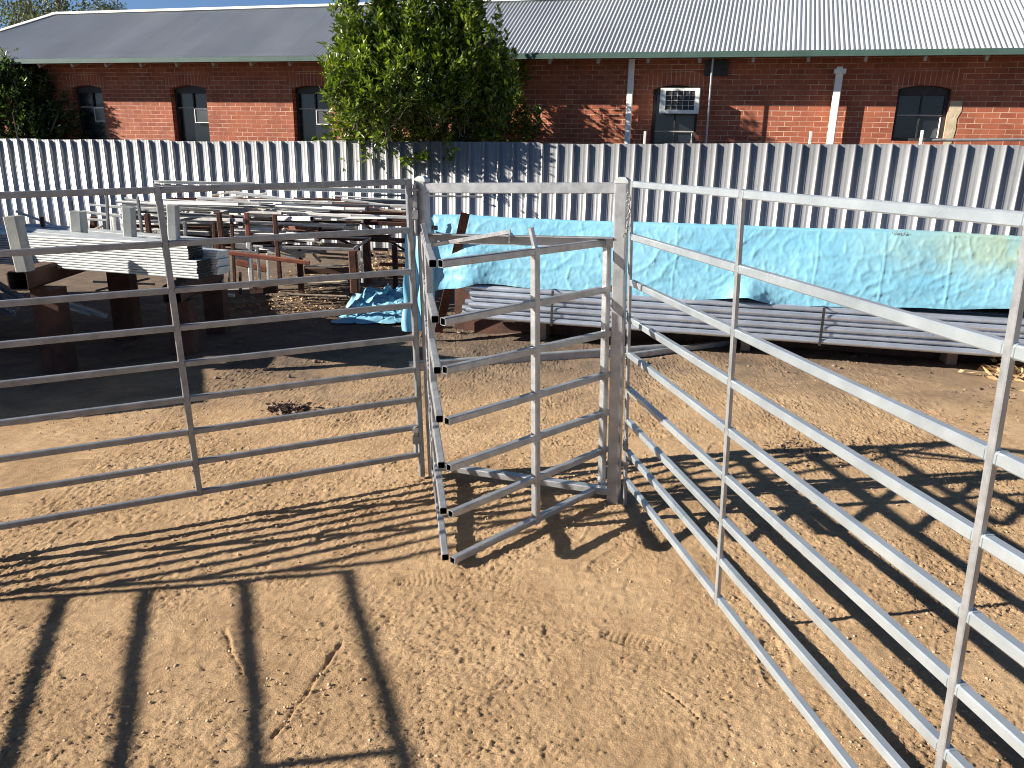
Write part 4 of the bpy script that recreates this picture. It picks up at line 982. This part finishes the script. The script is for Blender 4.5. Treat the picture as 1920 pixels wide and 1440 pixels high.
# bundle of folded sections: each row a part, ends stepped
BF = Frame(-62+90, 1)     # only its direction is used
def section_bundle():
    a = atY(60, 500, 6.75); b_ = atY(371, 524, 6.0)
    d = b_-a; L0 = np.linalg.norm(d[:2]); az = math.atan2(d[1], d[0]); zl = a[2]; zr = b_[2]
    root = empty('section_bundle', (b_[0], b_[1], zr), az)
    tag(root, 'pale zinc bundle of thin ribbed steel sections lying on the rusty trestles at left', 'steel bundle')
    sl = (zl-zr)/L0; p = .0205; r = random.Random(2); L = 3.9
    for i in range(13):
        end = 0 if i < 7 else -.075
        end += r.uniform(-.006, .006); z = p*(i+.5)
        b = MB(); w = .15
        # lipped channel on its side, its web seen as a band with a dark gap above
        for (y0, y1) in ((0, w),):
            b.add([(end, y0+.004, z-p*.36), (end, y1, z-p*.36), (end, y1, z+p*.36), (end, y0+.004, z+p*.36), (-L, y0+.004, z-p*.36+L*sl), (-L, y1, z-p*.36+L*sl), (-L, y1, z+p*.36+L*sl), (-L, y0+.004, z+p*.36+L*sl)],
                  [(0, 1, 2, 3), (4, 7, 6, 5), (3, 2, 6, 7), (0, 4, 5, 1), (0, 3, 7, 4), (1, 5, 6, 2)])
        b.add([(end, 0, z-p*.12), (end, .004, z-p*.40), (end, .004, z+p*.40), (end, 0, z+p*.2), (-L, 0, z-p*.12+L*sl), (-L, .004, z-p*.40+L*sl), (-L, .004, z+p*.40+L*sl), (-L, 0, z+p*.2+L*sl)],
              [(0, 1, 2, 3), (0, 3, 7, 4), (1, 0, 4, 5), (3, 2, 6, 7)])
        o_ = b.build('steel_section', M['galv_pale'], root); o_.data.materials.append(M['bore']); o_.data.polygons[0].material_index = 1  # section ends coloured dark for the shade on them
    b = MB(); 
    for y0, y1, e, n in ((.17, .30, .03, 9), (.34, .50, -.50, 9), (.54, .70, -.9, 6), (.74, .90, -1.0, 6), (.94, 1.10, -1.0, 5), (1.14, 1.30, -1.1, 5)):  # rows deep behind are hidden, added to widen the bundle's shade
        for i in range(n):
            z = p*(i+.5); b.box((-L+.3, y0, z-p*.36+.01), (e+.01*((i*7) % 3), y1, z+p*.5+.01))
    b.build('rear_sections', M['galv_pale'], root)
section_bundle()
G1 = 'pale and rusty lengths jumbled on the scrap racks'
def scrap(lst):
    for t in lst:
        px0, py0, px1, py1, th, Y, m, lab = t[:8]; kw = t[8] if len(t) > 8 else {}
        piece(px0, py0, px1, py1, th, Y, m, kw.pop('name', 'steel_length'), lab, kw.pop('cat', 'steel length'), kw.pop('group', G1), **kw)
scrap([
 (288, 341, 478, 345, 6, 9.6, 'zinc_white', 'topmost pale section at the left end of the scrap heap, level with the top rail', dict(prof='cee')),
 (289, 347, 560, 355, 4, 9.6, 'steel_dull', 'thin grey bar just under the topmost pale section'),
 (420, 350, 772, 359, 8, 10.0, 'zinc_white', 'long pale grey section running right behind the top rail to the gate post', dict(prof='cee')),
 (560, 352, 932, 362, 4, 10.2, 'steel_dull', 'long dark bar whose end shows through the gate opening', dict(prof='tube')),
 (700, 366, 905, 369, 4, 10.0, 'steel_dull', 'shorter dark bar below, ending inside the gate opening', dict(prof='tube')),
 (423, 359, 572, 379, 6, 9.3, 'zinc_white', 'bright white bar slanting down to the right across the heap top'),
 (398, 366, 450, 359, 3, 9.4, 'timber_pale', 'short cream batten crossing near the heap top'),
 (368, 376, 500, 363, 4, 9.4, 'zinc_white', 'pale thin bar rising to the right near the heap top'),
 (370, 371, 462, 377, 6, 9.35, 'zinc_white', 'pale flat bar under the slanting white one'),
 (300, 379, 470, 390, 13, 9.0, 'zinc_white', 'broad bright white channel on the left rack', dict(prof='cee')),
 (452, 386, 618, 394, 7, 9.0, 'zinc_white', 'bright white channel with a cut square end in mid heap', dict(prof='cee')),
 (400, 395, 772, 408, 6, 9.1, 'zinc_white', 'longest bright white bar crossing the whole heap to the gate', ),
 (400, 376, 690, 389, 16, 9.5, 'rust_dark', 'long dark brown beam lying in the middle of the heap', ),
 (470, 398, 770, 412, 10, 10.3, 'rust_dark', 'dark beam standing in for gap shade deep behind the long white bar'),  # this and the next dark bars put shade into the heap's gaps
 (330, 400, 560, 409, 12, 10.2, 'rust_dark', 'dark beam standing in for gap shade deep inside the left part of the heap'),
 (340, 418, 640, 428, 11, 10.4, 'rust_dark', 'dark beam standing in for gap shade low at the back of the heap'),
 (300, 432, 560, 441, 9, 10.3, 'rust_dark', 'lowest dark beam at the back of the heap'),
 (560, 412, 768, 421, 8, 10.5, 'rust_dark', 'dark beam low at the back by the gate post'),
 (470, 420, 640, 408, 5, 10.0, 'steel_dull', 'dull bar rising to the right inside the heap'),
 (590, 425, 700, 480, 5, 10.0, 'rust_dark', 'dark bar sloping steeply down behind the bench'),
 (650, 400, 760, 470, 4, 10.2, 'rust_dark', 'slim dark bar sloping down toward the gate post'),
 (560, 380, 770, 402, 12, 9.7, 'rust_dark', 'dark brown beam end tucked behind the long white bar'),
 (620, 367, 770, 376, 3, 9.7, 'zinc_white', 'thin bright rod in the upper right of the heap', dict(prof='pipe')),
 (640, 374, 768, 391, 5, 9.6, 'zinc_white', 'pale bar sloping down to the gate in the upper right of the heap'),
 (660, 390, 768, 397, 4, 9.5, 'timber_pale', 'cream batten just above the long white bar by the gate'),
 (700, 384, 770, 386, 4, 9.55, 'zinc_white', 'short pale offcut near the gate post in the heap'),
 (234, 372, 300, 384, 4, 8.9, 'zinc_white', 'pale bar poking left out of the heap'),
 (218, 378, 318, 385, 6, 8.8, 'zinc_white', 'rounded pale pipe end poking left from the heap', dict(prof='pipe')),
 (168, 384, 200, 386, 4, 8.6, 'zinc_white', 'short white top rung on the far left frame'),
 (203, 387, 300, 392, 5, 8.6, 'zinc_white', 'white rung running right from the far left frame'),
 (155, 397, 232, 406, 5, 8.6, 'zinc_white', 'slanted white rung in the middle of the far left frame'),
 (160, 411, 204, 413, 4, 8.6, 'zinc_white', 'lower white rung of the far left frame'),
 (164, 437, 206, 444, 4, 8.6, 'zinc_white', 'bottom white rung of the far left frame'),
 (172, 432, 192, 424, 4, 8.7, 'timber_pale', 'small cream offcut inside the far left frame'),
 (207, 440, 240, 449, 5, 8.6, 'timber_pale', 'cream batten at the foot of the far left frame'),
 (200, 365, 204, 442, 5, 8.55, 'steel_dull', 'tall thin grey upright of the far left frame', dict(cat='upright')),
 (157, 397, 164, 437, 4, 8.6, 'zinc_white', 'short white upright closing the far left frame', dict(cat='upright')),
 (258, 370, 268, 446, 5, 8.5, 'steel_dull', 'thin grey upright between two box stakes', dict(cat='upright')),
 (215, 400, 219, 440, 6, 9.0, 'zinc_white', 'pale upright behind the box stakes', dict(cat='upright')),
 (176, 406, 174, 436, 10, 9.2, 'rust', 'squat rusty upright behind the far left frame', dict(cat='upright')),
 (275, 401, 281, 448, 9, 8.3, 'rust', 'rusty upright between the box stake and the panel upright', dict(cat='upright')),
 (346, 415, 349, 450, 6, 8.3, 'steel_dull', 'short grey stub right of the panel upright', dict(cat='upright')),
 (135, 377, 136, 396, 3, 8.3, 'black', 'small black peg above the second box stake', dict(cat='peg')),
 (79, 407, 81, 434, 6, 8.3, 'rust_dark', 'dark stub upright at the far left before the fence', dict(cat='upright')),
 (465, 310, 467, 345, 4, 11.5, 'steel_dull', 'thin dark rod standing upright before the fence above the heap', dict(cat='rod')),
 (604, 326, 607, 342, 4, 11.5, 'steel_dull', 'short dark rod tip showing above the heap', dict(cat='rod')),
 (30, 396, 105, 424, 4, 8.6, 'zinc_white', 'pale bar lying low before the fence at far left'),
 (35, 422, 104, 424, 5, 8.6, 'zinc_white', 'level pale bar low before the fence at far left'),
 (40, 434, 130, 440, 4, 8.4, 'steel_dull', 'grey bar low at far left above the bundle'),
 (60, 428, 110, 437, 4, 8.5, 'zinc_white', 'sloping pale bar above the bundle at far left'),
 (116, 428, 132, 430, 5, 8.5, 'zinc_white', 'white bar stub beside the second box stake'),
 (410, 398, 418, 470, 9, 8.4, 'rust', 'leftmost thick rusty stake of the heap rack', dict(cat='stake')),
 (401, 416, 403, 470, 6, 8.6, 'rust_dark', 'short dark stake left of the thick rusty one', dict(cat='stake')),
 (434, 403, 440, 530, 6, 8.5, 'rust_dark', 'slim dark stake of the heap rack', dict(cat='stake')),
 (462, 399, 466, 448, 8, 8.4, 'rust_red', 'bright rusty stake with its foot on a pale post', dict(cat='stake')),
 (466, 448, 472, 530, 8, 8.4, 'zinc_white', 'pale upright standing below the bright rusty stake', dict(cat='upright')),
 (515, 402, 525, 522, 8, 8.4, 'rust', 'tall brown stake at the right of the heap rack', dict(cat='stake')),
 (408, 455, 412, 562, 9, 8.2, 'rust', 'tall rusty leg left of the red beam', dict(cat='stake')),
 (415, 472, 418, 530, 4, 8.2, 'zinc_white', 'thin white rod beside the tall rusty leg', dict(cat='rod')),
 (427, 480, 430, 528, 4, 8.3, 'galv', 'thin grey rod behind the red beam', dict(cat='rod')),
 (482, 462, 487, 524, 5, 8.2, 'steel_dull', 'dull rod with a small T top under the heap', dict(cat='rod')),
 (475, 461, 493, 463, 4, 8.2, 'zinc_white', 'small white crosspiece on the dull rod'),
 (502, 475, 503, 524, 4, 8.2, 'zinc_white', 'white rod left of the tall brown stake', dict(cat='rod')),
 (450, 510, 451, 552, 5, 8.2, 'rust_dark', 'dark rod under the red beam', dict(cat='rod')),
 (405, 471, 580, 493, 8, 8.0, 'rust_red', 'reddish primed beam sloping down to the right below the heap', dict(prof='tube')),
 (405, 469, 480, 473, 4, 8.1, 'galv', 'grey bar lying along the red beam'),
 (445, 491, 500, 505, 12, 8.6, 'rust_red', 'red painted trough behind the thin rods'),
 (443, 460, 465, 462, 12, 8.8, 'galv', 'square grey plate propped behind the rusty stakes', dict(cat='plate')),
 (443, 483, 466, 485, 8, 8.8, 'zinc_white', 'pale plate below the square grey one', dict(cat='plate')),
 (503, 470, 520, 471, 12, 8.8, 'zinc_white', 'small white block by the tall brown stake', dict(cat='block')),
 (405, 499, 424, 500, 4, 8.2, 'galv', 'tiny grey bracket between the thin rods', dict(cat='bracket')),
 (520, 463, 664, 468, 6, 8.4, 'steel_dull', 'dark flat plate edge forming the top of the brown bench'),
 (664, 466, 694, 446, 5, 8.4, 'steel_dull', 'dark receding plate edge at the corner of the brown bench', dict(Y1=9.4)),
 (560, 443, 694, 446, 3, 9.4, 'zinc_white', 'thin pale far edge of the brown bench top'),
 (661, 470, 666, 548, 16, 8.3, 'rust', 'wide brown leg at the front of the bench near the gate', dict(cat='leg')),
 (686, 450, 692, 532, 14, 9.3, 'rust', 'wide brown leg at the back of the bench near the gate', dict(cat='leg')),
 (670, 466, 673, 545, 3, 8.6, 'zinc_white', 'thin white rod between the two brown bench legs', dict(cat='rod')),
 (678, 460, 680, 530, 4, 8.9, 'zinc_white', 'second white rod between the two brown bench legs', dict(cat='rod')),
 (526, 471, 572, 480, 8, 8.7, 'timber_pale', 'cream board end right of the tall brown stake'),
 (530, 478, 560, 483, 4, 8.7, 'zinc_white', 'thin pale strip under the cream board end'),
 (572, 499, 655, 498, 3, 8.9, 'galv', 'long grey strip behind the front bench leg'),
 (572, 508, 655, 507, 11, 9.0, 'rust_dark', 'dark beam lying on the soil behind the front bench leg'),
 (572, 531, 652, 528, 5, 8.7, 'timber_pale', 'pale pole lying on the soil before the bench', dict(prof='pipe', name='timber_pole', cat='pole')),
 (540, 552, 650, 556, 5, 8.2, 'timber', 'grey weathered pole half buried before the bench', dict(prof='pipe', name='timber_pole', cat='pole')),
 (400, 552, 440, 554, 6, 8.4, 'zinc_white', 'pale bar end low at the foot of the rusty leg'),
 (400, 541, 475, 538, 9, 8.6, 'zinc_white', 'white box section lying on the soil under the heap'),
 (470, 545, 520, 542, 14, 8.6, 'rust_dark', 'dark rusty block on the soil at the right of the white section', dict(cat='block')),
 (590, 456, 672, 460, 4, 9.9, 'timber_pale', 'weathered pale rail behind the bench top'),
 (600, 460, 665, 464, 4, 9.7, 'timber_pale', 'second weathered rail just below it behind the bench'),
 (600, 475, 655, 478, 4, 9.6, 'timber', 'brown batten under the bench'),
 (598, 482, 660, 486, 4, 9.5, 'timber', 'lower brown batten under the bench'),
 (587, 476, 602, 491, 5, 9.2, 'timber_pale', 'short bone-pale offcut leaning under the bench'),
 (700, 467, 728, 468, 6, 10.5, 'timber', 'grey log stub right of the bench', dict(prof='pipe', name='timber_pole', cat='pole')),
 (728, 468, 762, 472, 4, 10.4, 'timber_pale', 'pale stick right of the grey log stub'),
 (700, 480, 765, 484, 5, 10.2, 'timber', 'brown board on the straw right of the bench'),
 (712, 495, 765, 498, 6, 9.8, 'rust_red', 'reddish board low on the straw beside the gate post'),
 (704, 476, 740, 482, 4, 10.3, 'timber_pale', 'straw-coloured batten right of the bench'),
 (350, 545, 410, 549, 5, 8.0, 'steel_dull', 'grey pipe on the dark soil left of the tall rusty leg', dict(prof='pipe')),
 (175, 528, 290, 533, 4, 7.6, 'galv', 'grey bar in the shade beneath the pale bundle'),
 (180, 545, 280, 522, 4, 7.7, 'steel_dull', 'grey bar slanting in the shade beneath the pale bundle'),
 (212, 520, 214, 545, 5, 7.7, 'steel_dull', 'short post in the shade beneath the pale bundle', dict(cat='upright')),
])
# low blue-grey channels on the soil at the left
LW = 'blue-grey channels lying in the shade at the left'
for (a, c, th, Y, Y1, lab) in [((105, 560), (200, 592), 9, 6.9, 6.9, 'upper blue-grey channel lying on the shaded soil under the bundle'), ((108, 572), (170, 590), 4, 6.8, 6.85, 'lower thin blue-grey channel on the shaded soil under the bundle'),
                    ((-60, 500), (40, 560), 10, 7.6, 6.9, 'blue-grey channel entering at the left edge in the shade'), ((-60, 520), (32, 575), 8, 7.4, 6.8, 'second blue-grey channel at the left edge in the shade'), ((-60, 545), (25, 588), 9, 7.2, 6.75, 'lowest blue-grey channel at the left edge in the shade')]:
    piece(a[0], a[1], c[0], c[1], th, Y, 'galv_blue', 'steel_channel', lab, 'steel channel', LW, Y1=Y1, prof='cee')
_seen = set()
def heap_label(x0, y, x1, sl, th, mname, Yd):
    c = {'zinc_white': 'pale zinc', 'steel_dull': 'dull grey steel', 'rust': 'rusty brown', 'timber_pale': 'cream timber', 'rust_dark': 'dark rusted'}[mname]
    L = x1-x0; ln = 'short' if L < 90 else 'middling' if L < 150 else 'long' if L < 210 else 'very long'
    lay = ['topmost', 'upper', 'middle', 'lower', 'lowest'][min(4, max(0, int((y-365)/17)))]
    m = (x0+x1)/2; pl = 'beside the box stakes' if m < 330 else 'right of the panel upright' if m < 390 else 'over the rusty stakes' if m < 450 else 'in mid heap' if m < 520 else 'right of mid heap' if m < 600 else 'above the brown bench' if m < 670 else 'next to the gate post'
    opts = [f'{ln} {c} length {pl}, {lay} layer', f'{ln} {"slim" if th < 6 else "thick"} {c} length {pl}, {lay} layer', f'{ln} {"slim" if th < 6 else "thick"} {"level" if sl < .035 else "sloping"} {c} length {pl}, {lay} layer',
            f'{ln} {"slim" if th < 6 else "thick"} {"level" if sl < .035 else "sloping"} {c} length {pl}, {lay} layer, {"front" if Yd < 9.4 else "back"}']
    for o in opts:
        if o not in _seen: _seen.add(o); return o
    return None
# the bulk of the heap: many lengths lying nearly level, individually placed
r = random.Random(77)
kinds = [('zinc_white', 'pale zinc length lying level among the heap on the scrap rack', .72), ('steel_dull', 'dull grey length lying level among the heap on the scrap rack', .2),
         ('rust', 'rusty length lying level among the heap on the scrap rack', .12), ('timber_pale', 'cream batten lying level among the heap on the scrap rack', .08)]
for k in range(165):
    t = r.random(); acc = 0
    for m_, lab, w_ in kinds:
        acc += w_
        if t <= acc: break
    v = r.random(); y = 372+72*v**.9
    if r.random() < .5: x0 = r.uniform(225, 350); x1 = r.uniform(385, 540); y = max(y, 380)
    else: x0 = r.uniform(400, 560); x1 = x0+r.uniform(60, 210)
    if y > 425: x1 = min(x1, 600)
    x1 = min(x1, 768); Y = r.uniform(8.8, 9.9); sl = r.uniform(.01, .06); th_ = r.uniform(3.5, 9); lab = heap_label(x0, y, x1, sl, th_, m_, Y)
    if not lab: continue
    piece(x0, y, x1, y+(x1-x0)*sl, th_, Y, m_, 'timber_batten' if 'timber' in m_ else 'steel_length', lab, 'batten' if 'timber' in m_ else 'steel length', 'level lengths filling the '+('timber' if 'timber' in m_ else 'steel')+' heap',
          Y1=Y+r.uniform(-.5, .5), prof=r.choice(['box', 'cee', 'angle', 'tube', 'pipe']))
for k in range(40):     # lengths behind, coloured dark to stand for shade in the heap's gaps
    x0 = r.uniform(290, 620); x1 = min(768, x0+r.uniform(90, 260)); y = r.uniform(372, 440); sl = r.uniform(-.02, .05); th_ = r.uniform(5, 10); Y = r.uniform(10.0, 10.9)
    m_ = r.choice(['rust_dark', 'rust_dark', 'steel_dull', 'rust']); lab = heap_label(x0, y, x1, sl, th_, m_, Y)
    if not lab: continue
    piece(x0, y, x1, y+(x1-x0)*sl, th_, Y, m_, 'steel_length', lab, 'steel length', 'dark lengths at the back of the heap', Y1=Y+r.uniform(-.4, .4))
for k in range(34):     # short pieces low in the heap, behind the rusty stakes
    x0 = r.uniform(395, 560); x1 = min(x0+r.uniform(35, 110), 650); y = r.uniform(424, 476); sl = r.uniform(-.06, .10); th_ = r.uniform(3, 7); Y = r.uniform(8.9, 9.7)
    m_ = r.choice(['zinc_white', 'zinc_white', 'steel_dull', 'rust_dark', 'rust']); lab = heap_label(x0, y, x1, sl, th_, m_, Y)
    if not lab: continue
    piece(x0, y, x1, y+(x1-x0)*sl, th_, Y, m_, 'steel_offcut', lab.replace('length', 'offcut'), 'offcut', 'short offcuts low in the heap', Y1=Y+r.uniform(-.3, .3), prof=r.choice(['box', 'cee', 'angle']))
for x, y, a_, h_, m_, lab in [(584, 408, -1, 20, 'steel_dull', 'grey bracket leaning left in a gap right of the rusty stakes'), (612, 400, 1, 16, 'zinc_white', 'white offcut leaning right below the long white bar'),
                         (548, 432, .4, 14, 'zinc_white', 'white offcut upright in a gap just right of the tall brown stake'), (640, 424, -.6, 20, 'steel_dull', 'grey bracket hanging above the brown bench top')]:
    piece(x, y, x+10*a_, y+h_, 3.5, 9.3, m_, 'bracket_offcut', lab, 'offcut', 'small offcuts in the heap')
# bearers of the heap rack
for (a, c, lab) in [((300, 452), (540, 462), 'dark bearer beam running under the left heap'), ((520, 440), (770, 452), 'dark bearer beam running under the right heap')]:
    piece(a[0], a[1], c[0], c[1], 9, 9.6, 'rust_dark', 'bearer_beam', lab, 'steel beam', 'bearers of the scrap racks')
for i, (x, lab) in enumerate([(330, 'rusty rack leg under the far left of the heap'), (560, 'rusty rack leg behind the middle of the heap'), (740, 'rusty rack leg by the gate post behind the heap')]):
    q = atY(x, 455, 9.6); b = MB(); h = q[2]-float(ground_z(q[0], q[1])); b.box((-.03, -.03, -h-.03), (.03, .03, -.03)); o = b.build('rack_post', M['rust_dark']); o.location = q; tag(o, lab, 'rack post', 'rusty legs of the scrap rack')
# straw and dead litter around the racks
pts = [atG(x, y) for x, y in [(715, 500), (740, 492), (620, 510), (655, 560), (700, 520), (600, 555), (560, 525), (740, 515), (520, 575), (590, 585), (690, 505), (730, 480)]]
tag(leaf_litter('straw', pts, (.30, .22), 1500, .055, M['straw'], 12, .02), 'dry straw and dead leaves strewn around the scrap racks', 'straw', kind='stuff')
debris('clay_clods', 700, lambda q: (q.uniform(-4.2, 3.5), q.uniform(6.0, 10.5)), lambda q: .006+.022*q.uniform(0, 1)**4, M['straw_grey'], 'dark crumbs of soil and bark scattered before the stacks', 'clods', seed=9)

# unseen stack added at the left, shaped to shade the soil under the bundle
so_ = empty('unseen_shade_stack', (-5.0, 5.05, 0), rad(23)); tag(so_, 'unseen steel stack added outside the left edge to shade the soil under the pale bundle', 'steel stack')
for i in range(8):
    b = MB(); z = .05+i*.2
    for j in range(0 if i < 6 else 10, 32): b.box((-3.2, .02+j*.16, z), (0, .18+j*.16, z+.20))
    b.build('layer', M['rust_dark'], so_)
